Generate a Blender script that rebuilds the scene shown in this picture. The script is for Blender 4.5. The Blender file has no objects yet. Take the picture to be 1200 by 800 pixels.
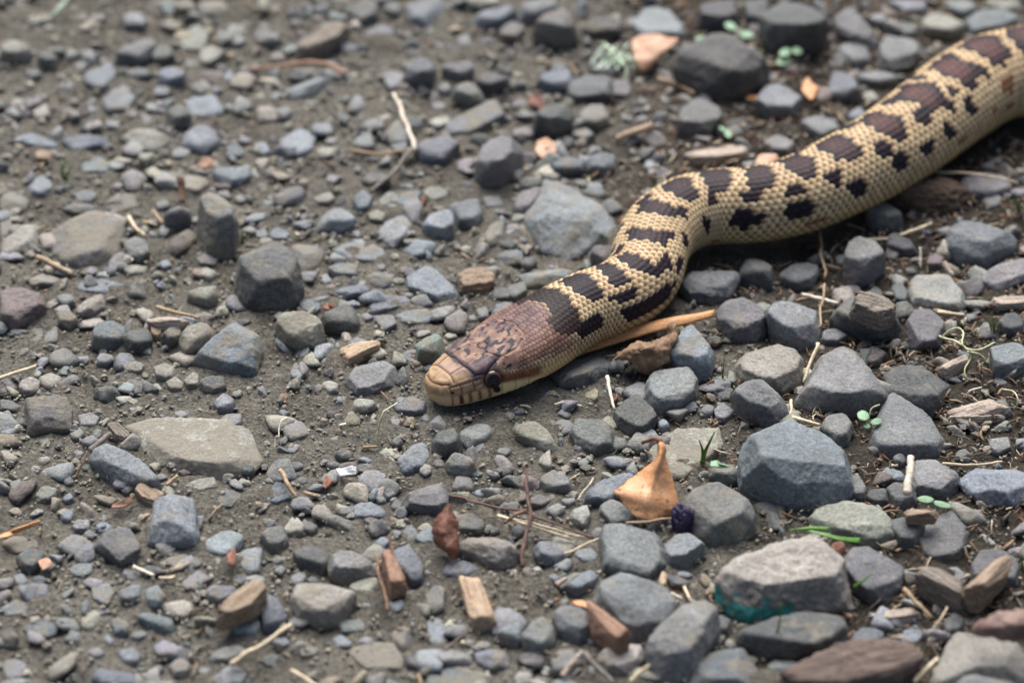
import bpy, bmesh, math, random
import numpy as np
from mathutils import Vector, Matrix

# ------------------------------------------------------------------ camera, sky, sun, exposure
scene = bpy.context.scene
C = scene.collection
PITCH = math.radians(38.0)          # looking down at the track
DIST = 0.836                        # metres from lens to the ground in mid frame
LENS, SENSOR = 55.0, 22.3
camd = bpy.data.cameras.new("camera")
cam = bpy.data.objects.new("camera", camd)
C.objects.link(cam)
CAM = Vector((0, -DIST * math.cos(PITCH), DIST * math.sin(PITCH)))
cam.location = CAM
cam.rotation_euler = (math.pi / 2 - PITCH, 0, 0)
camd.lens, camd.sensor_width, camd.sensor_fit = LENS, SENSOR, 'HORIZONTAL'
camd.clip_start, camd.clip_end = 0.02, 200.0
camd.dof.use_dof = True
camd.dof.focus_distance = 0.800
camd.dof.aperture_fstop = 4.2
camd.dof.aperture_blades = 7
scene.camera = cam

SUN_EL, SUN_AZ = 56.0, -6.0         # azimuth clockwise from +Y (the far side of the picture)
world = bpy.data.worlds.new("World")
scene.world = world
world.use_nodes = True
wn, wl = world.node_tree.nodes, world.node_tree.links
wn.clear()
sky = wn.new("ShaderNodeTexSky")
sky.sky_type = 'NISHITA'
sky.sun_disc = False
sky.sun_elevation = math.radians(SUN_EL)
sky.sun_rotation = math.radians(SUN_AZ)
sky.air_density, sky.dust_density, sky.ozone_density = 1.0, 5.0, 1.0
bgn = wn.new("ShaderNodeBackground")
bgn.inputs[1].default_value = 0.05
wo = wn.new("ShaderNodeOutputWorld")
wl.new(sky.outputs[0], bgn.inputs[0])
wl.new(bgn.outputs[0], wo.inputs[0])
sund = bpy.data.lights.new("sun", 'SUN')
sund.energy, sund.angle, sund.color = 2.6, math.radians(55), (1.0, 0.985, 0.96)
sun = bpy.data.objects.new("sun", sund)
C.objects.link(sun)
el, az = math.radians(SUN_EL), math.radians(SUN_AZ)
sdir = Vector((math.sin(az) * math.cos(el), math.cos(az) * math.cos(el), math.sin(el)))
sun.rotation_euler = sdir.to_track_quat('Z', 'Y').to_euler()
sun.location = sdir * 3
vs = scene.view_settings
vs.view_transform, vs.look, vs.gamma, vs.use_curve_mapping = 'Standard', 'None', 1.0, False
vs.exposure = 1.38

# ------------------------------------------------------------------ picture <-> ground
FPX = LENS / SENSOR * 1200.0
FWD = np.array([0, math.cos(PITCH), -math.sin(PITCH)])
UP = np.array([0, math.sin(PITCH), math.cos(PITCH)])
RIGHT = np.array([1.0, 0, 0])
CAMN = np.array(CAM)
def at(px, py, z=0.0):
    """the point at height z (m) seen at a place of the 1200x800 photograph"""
    d = FWD + RIGHT * ((px - 600.0) / FPX) + UP * ((400.0 - py) / FPX)
    return CAMN + d * ((z - CAMN[2]) / d[2])
def to_px(P):
    v = np.asarray(P) - CAMN
    dz = v @ FWD
    return 600 + FPX * (v @ RIGHT) / dz, 400 - FPX * (v @ UP) / dz
def pxm(px, py, z=0.0):
    return FPX / float((at(px, py, z) - CAMN) @ FWD)

# ------------------------------------------------------------------ noise
_rs = np.random.RandomState(7)
_perm = _rs.permutation(512).astype(np.int64)
_grad = _rs.normal(size=(512, 3))
_grad /= np.linalg.norm(_grad, axis=1)[:, None]
def perlin(P):
    P = np.asarray(P, float)
    i = np.floor(P).astype(np.int64)
    f = P - i
    w = f * f * f * (f * (f * 6 - 15) + 10)
    out = 0
    for dx in (0, 1):
        hx = _perm[(i[..., 0] + dx) & 511]
        wx = w[..., 0] if dx else 1 - w[..., 0]
        for dy in (0, 1):
            hy = _perm[(hx + i[..., 1] + dy) & 511]
            wy = w[..., 1] if dy else 1 - w[..., 1]
            for dz in (0, 1):
                g = _grad[_perm[(hy + i[..., 2] + dz) & 511]]
                wz = w[..., 2] if dz else 1 - w[..., 2]
                dot = (f[..., 0] - dx) * g[..., 0] + (f[..., 1] - dy) * g[..., 1] + (f[..., 2] - dz) * g[..., 2]
                out = out + wx * wy * wz * dot
    return out * 1.5
def fbm(P, octs=4, gain=.5, lac=2.1):
    P = np.asarray(P, float)
    a, o = 1.0, 0
    for k in range(octs):
        o = o + a * perlin(P + 17.3 * k)
        P = P * lac
        a *= gain
    return o
def sstep(a, b, x):
    t = np.clip((x - a) / (b - a), 0, 1)
    return t * t * (3 - 2 * t)

def ground_z(x, y):
    x, y = np.asarray(x, float), np.asarray(y, float)
    P = np.stack([x, y, np.zeros_like(x)], -1)
    return 0.0022 * fbm(P * 14, 3) - 0.001
def gz1(x, y):
    return float(ground_z(np.array([x]), np.array([y]))[0])
def atg(px, py, h=0.0):
    """ground point under a place in the photo, raised by h metres"""
    p = at(px, py, 0)
    return at(px, py, gz1(p[0], p[1]) + h)

# ------------------------------------------------------------------ objects
def new_mesh(name, V, F, mat, parent=None, smooth=True):
    me = bpy.data.meshes.new(name)
    V = np.asarray(V, np.float32)
    if isinstance(F, np.ndarray):
        n = F.shape[1]
        me.vertices.add(len(V)); me.vertices.foreach_set("co", V.ravel())
        me.loops.add(F.size); me.loops.foreach_set("vertex_index", F.ravel().astype(np.int32))
        me.polygons.add(len(F))
        me.polygons.foreach_set("loop_start", np.arange(0, F.size, n, dtype=np.int32))
        me.update(calc_edges=True)
        me.validate()
    else:
        me.from_pydata([tuple(v) for v in V], [], F)
        me.update()
    me.polygons.foreach_set("use_smooth", np.full(len(me.polygons), smooth))
    o = bpy.data.objects.new(name, me)
    C.objects.link(o)
    if mat: me.materials.append(mat)
    if parent: o.parent = parent
    return o
def tag(o, label=None, cat=None, group=None, kind=None):
    if label: o["label"] = label
    if cat: o["category"] = cat
    if group: o["group"] = group
    if kind: o["kind"] = kind
    return o
def empty(name, loc=(0, 0, 0)):
    o = bpy.data.objects.new(name, None)
    o.empty_display_size = .01
    o.location = loc
    C.objects.link(o)
    return o

# ------------------------------------------------------------------ materials
def mat(name):
    m = bpy.data.materials.new(name)
    m.use_nodes = True
    nt = m.node_tree
    b = nt.nodes["Principled BSDF"]
    return m, nt, b
def N(nt, kind, **kw):
    n = nt.nodes.new("ShaderNode" + kind)
    for k, v in kw.items():
        if k.startswith("i_"):
            n.inputs[k[2:].replace("_", " ")].default_value = v
        else:
            setattr(n, k, v)
    return n
def noise(nt, vec, scale, detail=6, rough=.6):
    n = N(nt, "TexNoise", i_Scale=scale, i_Detail=detail, i_Roughness=rough)
    if vec is not None: nt.links.new(vec, n.inputs["Vector"])
    return n.outputs["Fac"]
def ramp(nt, fac, stops):
    r = N(nt, "ValToRGB")
    e = r.color_ramp.elements
    e[0].position, e[1].position = stops[0][0], stops[-1][0]
    for p, c in stops[1:-1]: e.new(p)
    for el_, (p, c) in zip(e, stops):
        el_.position = p
        el_.color = (c, c, c, 1) if not isinstance(c, tuple) else (*c, 1)
    nt.links.new(fac, r.inputs[0])
    return r.outputs[0]
def mix(nt, fac, a, b, blend='MIX'):
    m = N(nt, "Mix", data_type='RGBA', blend_type=blend)
    for sock, v in ((m.inputs[0], fac), (m.inputs[6], a), (m.inputs[7], b)):
        if isinstance(v, (int, float)): sock.default_value = v
        elif isinstance(v, tuple): sock.default_value = (*v, 1)
        else: nt.links.new(v, sock)
    return m.outputs[2]
def math_(nt, op, a, b=0.0, clamp=False):
    m = N(nt, "Math", operation=op, use_clamp=clamp)
    for sock, v in ((m.inputs[0], a), (m.inputs[1], b)):
        if isinstance(v, (int, float)): sock.default_value = v
        else: nt.links.new(v, sock)
    return m.outputs[0]
def bump(nt, b, h, dist, strength=1.0, normal=None):
    n = N(nt, "Bump", i_Strength=strength, i_Distance=dist)
    nt.links.new(h, n.inputs["Height"])
    if normal is not None: nt.links.new(normal, n.inputs["Normal"])
    nt.links.new(n.outputs[0], b.inputs["Normal"])
    return n.outputs[0]

MUD_A, MUD_B, SOIL = (.200, .188, .160), (.128, .118, .098), (.054, .044, .034)

def stone_material(name, teal=False):
    m, nt, b = mat(name)
    tc = N(nt, "TexCoord").outputs["Object"]
    tint = N(nt, "Attribute", attribute_type='OBJECT', attribute_name="tint").outputs["Color"]
    dust = N(nt, "Attribute", attribute_type='OBJECT', attribute_name="dust").outputs["Fac"]
    oi = N(nt, "ObjectInfo").outputs["Random"]
    off = N(nt, "VectorMath", operation='ADD')
    cx = N(nt, "CombineXYZ"); nt.links.new(math_(nt, 'MULTIPLY', oi, 13.0), cx.inputs[0]); nt.links.new(oi, cx.inputs[1])
    nt.links.new(tc, off.inputs[0]); nt.links.new(cx.outputs[0], off.inputs[1])
    v = off.outputs[0]
    big = noise(nt, v, 90, 5, .6)
    fine = noise(nt, v, 900, 5, .75)
    grain = noise(nt, v, 2600, 2, .6)
    c = mix(nt, 1.0, tint, ramp(nt, big, [(.3, .72), (.5, 1.0), (.72, 1.32)]), 'MULTIPLY')
    c = mix(nt, 1.0, c, ramp(nt, fine, [(.3, .42), (.5, .95), (.7, 1.5)]), 'MULTIPLY')
    c = mix(nt, math_(nt, 'MULTIPLY', ramp(nt, grain, [(.60, 0.0), (.74, 1.0)]), .6), c, (.42, .43, .42))
    # rusty and pale weathering films
    wz = noise(nt, v, 160, 4, .6)
    c = mix(nt, math_(nt, 'MULTIPLY', ramp(nt, wz, [(.56, 0.0), (.7, 1.0)]), .35), c, (.24, .20, .145))
    # dried mud clinging in patches
    dn = noise(nt, v, 130, 7, .68)
    th = math_(nt, 'SUBTRACT', .78, math_(nt, 'MULTIPLY', dust, .42))
    dm = math_(nt, 'MULTIPLY', math_(nt, 'SUBTRACT', dn, th), 7.0, True)
    c = mix(nt, math_(nt, 'MULTIPLY', dm, .85), c, mix(nt, fine, MUD_B, (.27, .24, .185)))
    if teal:
        sp = N(nt, "SeparateXYZ"); nt.links.new(tc, sp.inputs[0])
        pn = noise(nt, tc, 240, 5, .65)                     # the paint's own ragged, flaking edge
        zz = math_(nt, 'ADD', sp.outputs[2], math_(nt, 'MULTIPLY', math_(nt, 'SUBTRACT', pn, .5), .022))
        xx_ = math_(nt, 'ADD', sp.outputs[0], math_(nt, 'MULTIPLY', math_(nt, 'SUBTRACT', wz, .5), .03))
        mk = math_(nt, 'MULTIPLY', math_(nt, 'LESS_THAN', zz, .0052), math_(nt, 'LESS_THAN', xx_, .003))
        mk = math_(nt, 'MULTIPLY', mk, ramp(nt, fine, [(.25, .45), (.5, .95)]))
        c = mix(nt, mk, c, mix(nt, pn, (.014, .19, .18), (.05, .42, .38)))
    nt.links.new(c, b.inputs["Base Color"])
    b.inputs["Specular IOR Level"].default_value = .4
    rr = mix(nt, dm, ramp(nt, fine, [(.3, .48), (.7, .68)]), (.9, .9, .9))
    nt.links.new(rr, b.inputs["Roughness"])
    h = math_(nt, 'ADD', math_(nt, 'MULTIPLY', fine, .7), math_(nt, 'MULTIPLY', big, 1.4))
    h = math_(nt, 'ADD', h, math_(nt, 'MULTIPLY', dm, .25))
    bump(nt, b, h, .0011, .85)
    return m
M_STONE = stone_material("weathered_basalt")
M_TEAL = stone_material("painted_basalt", True)

def gravel_material(name):
    m, nt, b = mat(name)
    tc = N(nt, "TexCoord").outputs["Object"]
    tint = N(nt, "Attribute", attribute_type='GEOMETRY', attribute_name="tint").outputs["Color"]
    fine = noise(nt, tc, 1100, 4, .7)
    mid = noise(nt, tc, 260, 4, .6)
    c = mix(nt, 1.0, tint, ramp(nt, fine, [(.3, .6), (.7, 1.4)]), 'MULTIPLY')
    c = mix(nt, ramp(nt, mid, [(.5, 0.0), (.66, .8)]), c, MUD_A)
    nt.links.new(c, b.inputs["Base Color"])
    b.inputs["Roughness"].default_value = .75
    b.inputs["Specular IOR Level"].default_value = .3
    bump(nt, b, math_(nt, 'ADD', fine, mid), .0007, .7)
    return m
M_GRAVEL = gravel_material("fine_gravel")

def ground_material():
    m, nt, b = mat("muddy_track")
    tc = N(nt, "TexCoord").outputs["Object"]
    soil = N(nt, "Attribute", attribute_type='GEOMETRY', attribute_name="soil").outputs["Fac"]
    big = noise(nt, tc, 22, 5, .6)
    mid = noise(nt, tc, 170, 6, .7)
    fine = noise(nt, tc, 850, 5, .75)
    c = mix(nt, ramp(nt, big, [(.35, 0.0), (.62, 1.0)]), MUD_B, MUD_A)
    c = mix(nt, ramp(nt, mid, [(.45, 0.0), (.7, .7)]), c, (.245, .215, .165))
    c = mix(nt, soil, c, SOIL)
    c = mix(nt, 1.0, c, ramp(nt, fine, [(.30, .34), (.5, 1.0), (.70, 1.7)]), 'MULTIPLY')
    nt.links.new(c, b.inputs["Base Color"])
    b.inputs["Roughness"].default_value = .9
    b.inputs["Specular IOR Level"].default_value = .2
    h = math_(nt, 'ADD', math_(nt, 'MULTIPLY', mid, 2.2), math_(nt, 'MULTIPLY', fine, 1.0))
    bump(nt, b, h, .0026, 1.0)
    return m

def plant_material(name, base, dark, rough=.6, scale=(260, 260, 260), bumpd=.0004, trans=0.0, spots=0.0, vein=None):
    m, nt, b = mat(name)
    tc = N(nt, "TexCoord").outputs["Object"]
    mp = N(nt, "Mapping"); mp.inputs["Scale"].default_value = scale
    oi = N(nt, "ObjectInfo").outputs["Random"]
    nt.links.new(tc, mp.inputs[0])
    cx = N(nt, "CombineXYZ"); nt.links.new(math_(nt, 'MULTIPLY', oi, 31.0), cx.inputs[0])
    nt.links.new(cx.outputs[0], mp.inputs["Location"])
    n1 = noise(nt, mp.outputs[0], 1.0, 6, .65)
    n2 = noise(nt, tc, 1500, 3, .6)
    c = mix(nt, ramp(nt, n1, [(.35, 0.0), (.65, 1.0)]), dark, base)
    c = mix(nt, 1.0, c, ramp(nt, n2, [(.3, .75), (.7, 1.25)]), 'MULTIPLY')
    if spots:
        n3 = noise(nt, tc, 420, 2, .5)
        c = mix(nt, math_(nt, 'MULTIPLY', ramp(nt, n3, [(.66, 0.0), (.7, 1.0)]), spots), c, (.05, .03, .02))
    nt.links.new(c, b.inputs["Base Color"])
    b.inputs["Roughness"].default_value = rough
    b.inputs["Specular IOR Level"].default_value = .3
    if trans:
        b.inputs["Transmission Weight"].default_value = 0
        b.inputs["Subsurface Weight"].default_value = trans
        b.inputs["Subsurface Radius"].default_value = (.002, .001, .0005)
        b.inputs["Subsurface Scale"].default_value = .5
    bump(nt, b, math_(nt, 'ADD', n1, math_(nt, 'MULTIPLY', n2, .3)), bumpd, .8)
    return m
M_WPALE = plant_material("pale_split_wood", (.49, .375, .265), (.30, .205, .135), .7, (90, 1100, 1100), .0012)
M_WTAN = plant_material("tan_weathered_wood", (.34, .26, .19), (.16, .115, .08), .75, (90, 1100, 1100), .0012)
M_WGREY = plant_material("grey_driftwood", (.27, .235, .195), (.10, .082, .066), .8, (90, 1100, 1100), .0012)
M_WWHITE = plant_material("bleached_fibrous_wood", (.50, .43, .36), (.22, .16, .13), .75, (90, 1100, 1100), .0012)
M_BARK = plant_material("red_brown_bark", (.36, .225, .155), (.16, .090, .060), .7, (90, 1100, 1100), .0012)
M_LOG = plant_material("dark_rotten_wood", (.175, .130, .108), (.062, .045, .038), .8, (90, 1100, 1100), .0012)
M_ROT = plant_material("brown_rotten_wood", (.13, .09, .06), (.04, .028, .02), .85, (90, 1100, 1100), .0012)
M_ORANGE = plant_material("orange_dry_leaf", (.57, .325, .18), (.44, .205, .085), .5, (110, 110, 110), .0005, .15, .7)
M_PINK = plant_material("faded_peach_leaf", (.52, .33, .225), (.36, .20, .125), .55, (120, 120, 120), .0005, .15)
M_BROWNLEAF = plant_material("brown_curled_leaf", (.26, .165, .10), (.13, .078, .045), .6, (160, 160, 160), .0009)
M_REDLEAF = plant_material("red_brown_leaf", (.225, .10, .065), (.085, .036, .026), .6, (220, 220, 220), .0012)
M_MAUVELEAF = plant_material("mauve_brown_leaf", (.225, .150, .125), (.12, .075, .062), .55, (150, 150, 150), .0007)
M_BLADE = plant_material("tan_dry_blade", (.56, .30, .135), (.40, .19, .075), .5, (40, 900, 900), .0003)
M_STRAW = plant_material("pale_straw", (.62, .53, .38), (.42, .33, .21), .6, (400, 400, 400), .0003)
M_STRAWW = plant_material("bleached_straw", (.70, .64, .54), (.48, .41, .32), .6, (400, 400, 400), .0003)
M_TWIG = plant_material("brown_twig", (.20, .125, .075), (.09, .055, .035), .75, (500, 500, 500), .0005)
M_TWIGR = plant_material("red_brown_twig", (.165, .098, .075), (.075, .043, .034), .65, (500, 500, 500), .0005)
M_TWIGG = plant_material("grey_twig", (.22, .195, .17), (.10, .085, .072), .75, (500, 500, 500), .0005)
M_TWIGT = plant_material("tan_twig", (.42, .31, .20), (.24, .165, .10), .7, (500, 500, 500), .0005)
M_ROOT = plant_material("pale_green_root", (.58, .58, .36), (.40, .42, .22), .6, (500, 500, 500), .0002)
M_GREEN = plant_material("fresh_grass", (.095, .21, .035), (.05, .13, .02), .45, (300, 300, 300), .0002, .1)
M_SEED = plant_material("seedling_leaf", (.22, .34, .22), (.13, .24, .14), .5, (300, 300, 300), .0002, .1)
M_LICHEN = plant_material("pale_lichen", (.55, .64, .50), (.34, .44, .33), .8, (500, 500, 500), .0006)
M_PURPLE = plant_material("purple_scrap", (.060, .045, .11), (.012, .010, .022), .4, (500, 500, 500), .0010)
M_FLAKE = plant_material("white_flake", (.62, .65, .66), (.45, .47, .48), .4, (300, 300, 300), .0003)

# ------------------------------------------------------------------ the ground
def soil_mask(x, y):
    """1 where the verge of dark leaf-litter soil lies, 0 on the pale mud of the wheel track"""
    P = np.stack([x, y, 0 * x], -1)
    edge = x - .043 + .30 * np.minimum(y, .1) * .6
    return sstep(-.03, .06, edge + .035 * fbm(P * 18, 3))
def build_ground():
    def axis(a, b, step):
        core = np.arange(a, b, step)
        ext = np.array([.004, .01, .02, .04, .08, .15, .3, .6, 1.2, 2.5, 5, 10, 20, 40])
        return np.concatenate([(a - ext)[::-1], core, core[-1] + ext])
    X, Y = np.meshgrid(axis(-.33, .33, .0019), axis(-.26, .34, .0019))
    P = np.stack([X, Y, 0 * X], -1)
    fade = np.clip(1 - (np.maximum(np.abs(X) - .4, 0) + np.maximum(np.abs(Y) - .45, 0)), 0, 1)
    Z = ground_z(X, Y) + fade * (.0016 * fbm(P * 85, 3, .65) + .0011 * np.abs(perlin(P * 210)) + .0012 * sstep(.1, .5, perlin(P * 60 + 9)))
    ny, nx = X.shape
    idx = np.arange(nx * ny).reshape(ny, nx)
    F = np.stack([idx[:-1, :-1], idx[:-1, 1:], idx[1:, 1:], idx[1:, :-1]], -1).reshape(-1, 4)
    o = new_mesh("ground", np.stack([X, Y, Z], -1).reshape(-1, 3), F, ground_material())
    a = o.data.attributes.new("soil", 'FLOAT', 'POINT')
    a.data.foreach_set("value", (soil_mask(X, Y) * .9).ravel().astype(np.float32))
    tag(o, "bare grey brown mud track with dark soil along its verge", kind="structure")
build_ground()

# ------------------------------------------------------------------ the snake
CM = .01
SN_C = [(503.5, 461), (526, 450), (549, 439), (572, 427.5), (595, 415), (618, 401.5), (641, 387.5), (664, 373),
        (690, 360), (717, 351), (741, 338), (756, 319), (761, 298), (769, 279), (783, 263), (806, 250), (836, 243),
        (876, 242), (930, 232), (980, 210), (1028, 185), (1068, 158), (1102, 131), (1137, 106), (1174, 88)]
SN_Z = [.66, .70, .74, .79, .84, .90, .98, 1.08, 1.12, 1.14, 1.16, 1.18, 1.2, 1.2, 1.22, 1.25, 1.28, 1.35, 1.42, 1.5, 1.58, 1.63, 1.66, 1.68, 1.68]
ctrl = [at(x, y, z * CM) for (x, y), z in zip(SN_C, SN_Z)]
e = ctrl[-1]
for dx, dy in ((.03, .008), (.06, .02), (.09, .045), (.11, .08), (.12, .12), (.12, .17), (.105, .22), (.08, .27), (.05, .31), (.01, .335), (-.04, .345), (-.1, .35)):
    ctrl.append(np.array([e[0] + dx, e[1] + dy, .0165]))
ctrl = np.array(ctrl)
def catmull(P, n=40):
    P = np.vstack([2 * P[0] - P[1], P, 2 * P[-1] - P[-2]])
    out = []
    for k in range(1, len(P) - 2):
        p0, p1, p2, p3 = P[k - 1:k + 3]
        t = np.linspace(0, 1, n, endpoint=False)[:, None]
        out.append(.5 * (2 * p1 + (p2 - p0) * t + (2 * p0 - 5 * p1 + 4 * p2 - p3) * t ** 2 + (3 * p1 - p0 - 3 * p2 + p3) * t ** 3))
    out.append(P[-2][None])
    return np.vstack(out)
path = catmull(ctrl)
for _ in range(2):                                        # iron out the hand-set points
    pp = np.vstack([path[:1].repeat(15, 0), path, path[-1:].repeat(15, 0)])
    sm = np.stack([np.convolve(pp[:, k], np.ones(31) / 31, 'valid') for k in range(3)], 1)
    wgt = np.ones(len(path)); wgt[:25] = np.linspace(0, 1, 25); wgt[-25:] = np.linspace(1, 0, 25)
    path = path + (sm - path) * wgt[:, None]
arc = np.concatenate([[0], np.cumsum(np.linalg.norm(np.diff(path, axis=0), axis=1))]) / CM     # in cm
S_END = arc[-1]
# grid lines along the body, dense on the head
parts_s = [np.array([0, .008, .02, .035, .05, .07]), np.arange(.09, 6, .020), np.arange(6, 20, .030), np.arange(20, 34, .052), np.arange(34, S_END, .3), [S_END]]
SS = np.concatenate(parts_s)
def tab(s, xs, ys):
    return np.interp(s, xs, ys)
def smooth_tab(s, xs, ys):
    d = np.linspace(0, S_END, 6000)
    v = np.interp(d, xs, ys)
    k = int(.25 / (S_END / 6000)) * 2 + 1
    vv = np.convolve(np.pad(v, k // 2, 'edge'), np.ones(k) / k, 'valid')
    b = sstep(.3, 1.2, d)
    return np.interp(s, d, v * (1 - b) + vv * b)
S_T = [0, .008, .02, .06, .15, .3, .5, .8, 1.2, 1.7, 2.3, 3.0, 3.6, 4.2, 5.0, 6.0, 8, 10, 13, 17, 22, 26, 34, 45, 58, S_END]
W_T = [0.002, .13, .20, .34, .50, .64, .75, .87, 1.0, 1.13, 1.30, 1.47, 1.53, 1.48, 1.36, 1.24, 1.22, 1.25, 1.30, 1.38, 1.55, 1.68, 1.72, 1.6, 1.2, .1]
T_T = [0.002, .10, .16, .26, .38, .49, .58, .69, .78, .85, .90, .94, .99, 1.02, 1.06, 1.12, 1.16, 1.2, 1.24, 1.32, 1.48, 1.58, 1.6, 1.5, 1.1, .1]
B_T = [0.002, .11, .17, .28, .40, .49, .55, .61, .66, .70, .74, .72, .76, .82, .92, 1.02, 1.06, 1.1, 1.15, 1.22, 1.36, 1.48, 1.55, 1.4, 1.0, .1]
Wd, Tp, Bt = (smooth_tab(SS, S_T, q) for q in (W_T, T_T, B_T))
NTH_D, NTH_B = 208, 16
TH0, TH1 = math.radians(-38), math.radians(218)          # dorsal arc, 90 degrees is the spine
th = np.concatenate([np.linspace(TH0, TH1, NTH_D), np.linspace(TH1, TH0 + 2 * math.pi, NTH_B + 2)[1:-1]])
S2, TH = np.meshgrid(SS, th, indexing='ij')
w2, t2, b2 = (np.repeat(q[:, None], len(th), 1) for q in (Wd, Tp, Bt))
# boxier section on the head, round on the body
ex = np.interp(SS, [0, .5, 3.5, 6, S_END], [.74, .66, .74, .95, 1.0])[:, None]
cs, sn = np.cos(TH), np.sin(TH)
LY = w2 * np.sign(cs) * np.abs(cs) ** ex                 # + is the snake's left, toward the camera
LZ = np.where(sn > 0, t2, b2) * np.sign(sn) * np.abs(sn) ** ex
v_row = (TH - math.pi / 2) / ((TH1 - TH0) / 29)           # rows of scales counted from the spine
# crown of the head: flat between the brow ridges
hm = sstep(.25, .9, S2) * (1 - sstep(2.6, 4.2, S2))
LZ = np.where((sn > 0), LZ * (1 - .10 * hm * np.exp(-(cs / .35) ** 2)), LZ)

def path_at(s):
    return np.stack([np.interp(s, arc, path[:, k]) for k in range(3)], -1)
ds = .12
TG = path_at(np.minimum(SS + ds, S_END)) - path_at(np.maximum(SS - ds, 0))
hd = path_at(np.array([2.5]))[0] - path_at(np.array([0.0]))[0]
TG[SS < .6] = hd
TG /= np.linalg.norm(TG, axis=1)[:, None]
SIDE = np.cross(TG, [0, 0, 1.0]); SIDE /= np.linalg.norm(SIDE, axis=1)[:, None]   # TG runs to the tail, so this is the snake's left
UPV = np.cross(SIDE, TG)
roll = np.radians(9.0) * (1 - sstep(3.0, 7.0, SS))            # the head is turned a little onto its far side
SIDE, UPV = SIDE * np.cos(roll)[:, None] + UPV * np.sin(roll)[:, None], UPV * np.cos(roll)[:, None] - SIDE * np.sin(roll)[:, None]
CEN = path_at(SS)
def place(ly, lz):
    return CEN[:, None, :] + (SIDE[:, None, :] * ly[..., None] + UPV[:, None, :] * lz[..., None]) * CM
BASE = place(LY, LZ)
def normals(P):
    du = np.gradient(P, axis=0)
    dv = (np.roll(P, -1, 1) - np.roll(P, 1, 1))
    n = np.cross(du, dv)
    n /= np.linalg.norm(n, axis=2)[..., None] + 1e-12
    sgn = np.sign(np.sum(n * (P - CEN[:, None, :]), axis=2).mean())
    return n * sgn
NRM = normals(BASE)

# ---- keeled, overlapping scales
ulen = np.interp(SS, [0, 2.4, 3.4, 5, 7, 12, 20, 30, S_END], [.10, .11, .135, .165, .20, .225, .25, .27, .27])
U1 = np.concatenate([[0], np.cumsum(np.diff(SS) / ((ulen[1:] + ulen[:-1]) / 2))])
U2 = np.repeat(U1[:, None], len(th), 1)
jit = .06 * perlin(np.stack([U2 * .7, v_row * .7, 0 * U2], -1))
best = np.full(U2.shape, -1.0); bu = np.zeros_like(U2); bv = np.zeros_like(U2); cu = np.zeros_like(U2); cv = np.zeros_like(U2)
vj = v_row + (1 - sstep(4.0, 6.5, S2)) * .22 * perlin(np.stack([U2 * .55, v_row * .6, 0 * U2 + 8.1], -1))
jit = jit + (1 - sstep(4.0, 6.5, S2)) * .22 * perlin(np.stack([U2 * .6, v_row * .5, 0 * U2 + 2.7], -1))
vb = np.round(vj)
for dr in (-1, 0, 1):
    r = vb + dr
    off = np.where(np.mod(r, 2) == 0, 0, .5)
    ib = np.round(U2 + jit - off)
    for di in (-1, 0, 1):
        du = U2 + jit - (ib + di + off)
        dv = vj - r
        hw = .66 * np.clip(1 - np.abs(du / .80) ** 2.2, 0, 1)
        ins = (np.abs(du) < .80) & (np.abs(dv) < hw)
        q = np.clip(np.abs(dv) / np.maximum(hw, 1e-3), 0, 1)
        z = .25 + .55 * (du + .8) / 1.6 + .45 * (1 - q ** 2.5) * (1 - np.abs(du / .8) ** 3)
        z = np.where(ins, z, -1)
        up_ = z > best
        best = np.where(up_, z, best); bu = np.where(up_, du, bu); bv = np.where(up_, dv, bv)
        cu = np.where(up_, ib + di + off, cu); cv = np.where(up_, r, cv)
skin = best < 0
hgt = np.where(skin, 0, best)
keel = np.exp(-(bv / .10) ** 2) * np.clip(1 - np.abs(bu) / .75, 0, 1) * (~skin)
keel_on = (1 - sstep(7, 11, np.abs(v_row))) * sstep(5, 8, S2)
dorsal = (np.abs(v_row) < 14.2)
# the belly: wide plates
bel = .5 + .5 * ((U2 * .9) % 1.0)
cs_ = np.interp(cu, U1, SS)                               # centre of the scale a point lies on
rowcm = (w2 + t2) * .5 * (TH1 - TH0) / 29

# ---- colours (linear)
def col(*c): return np.array(c, float)
def lerp(a, b, t): return a + (b - a) * np.asarray(t)[..., None]
CREAM, TANB, BELLY = col(.69, .585, .375), col(.175, .098, .050), col(.64, .56, .38)
GAP = col(.075, .045, .026)
PINKT = col(.46, .30, .17)
tipf = sstep(-.05, .72, bu)
edge = sstep(.26, .60, np.abs(bv)) 
light = lerp(lerp(np.broadcast_to(TANB, U2.shape + (3,)), CREAM, np.clip(tipf * .8 + edge * .55 + .04, 0, 1)), GAP, np.where(skin, 1, 0))
rnd = np.sin(cu * 127.1 + cv * 311.7) * 43758.5453
rnd = rnd - np.floor(rnd)
light = light * (.82 + .36 * rnd)[..., None]
low = sstep(8.5, 13.5, np.abs(v_row))
light = lerp(light, light * col(1.0, .98, .80) * .92, low)
light = lerp(light, BELLY * (.8 + .25 * bel)[..., None], (~dorsal) * 1.0)
COL = light

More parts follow.
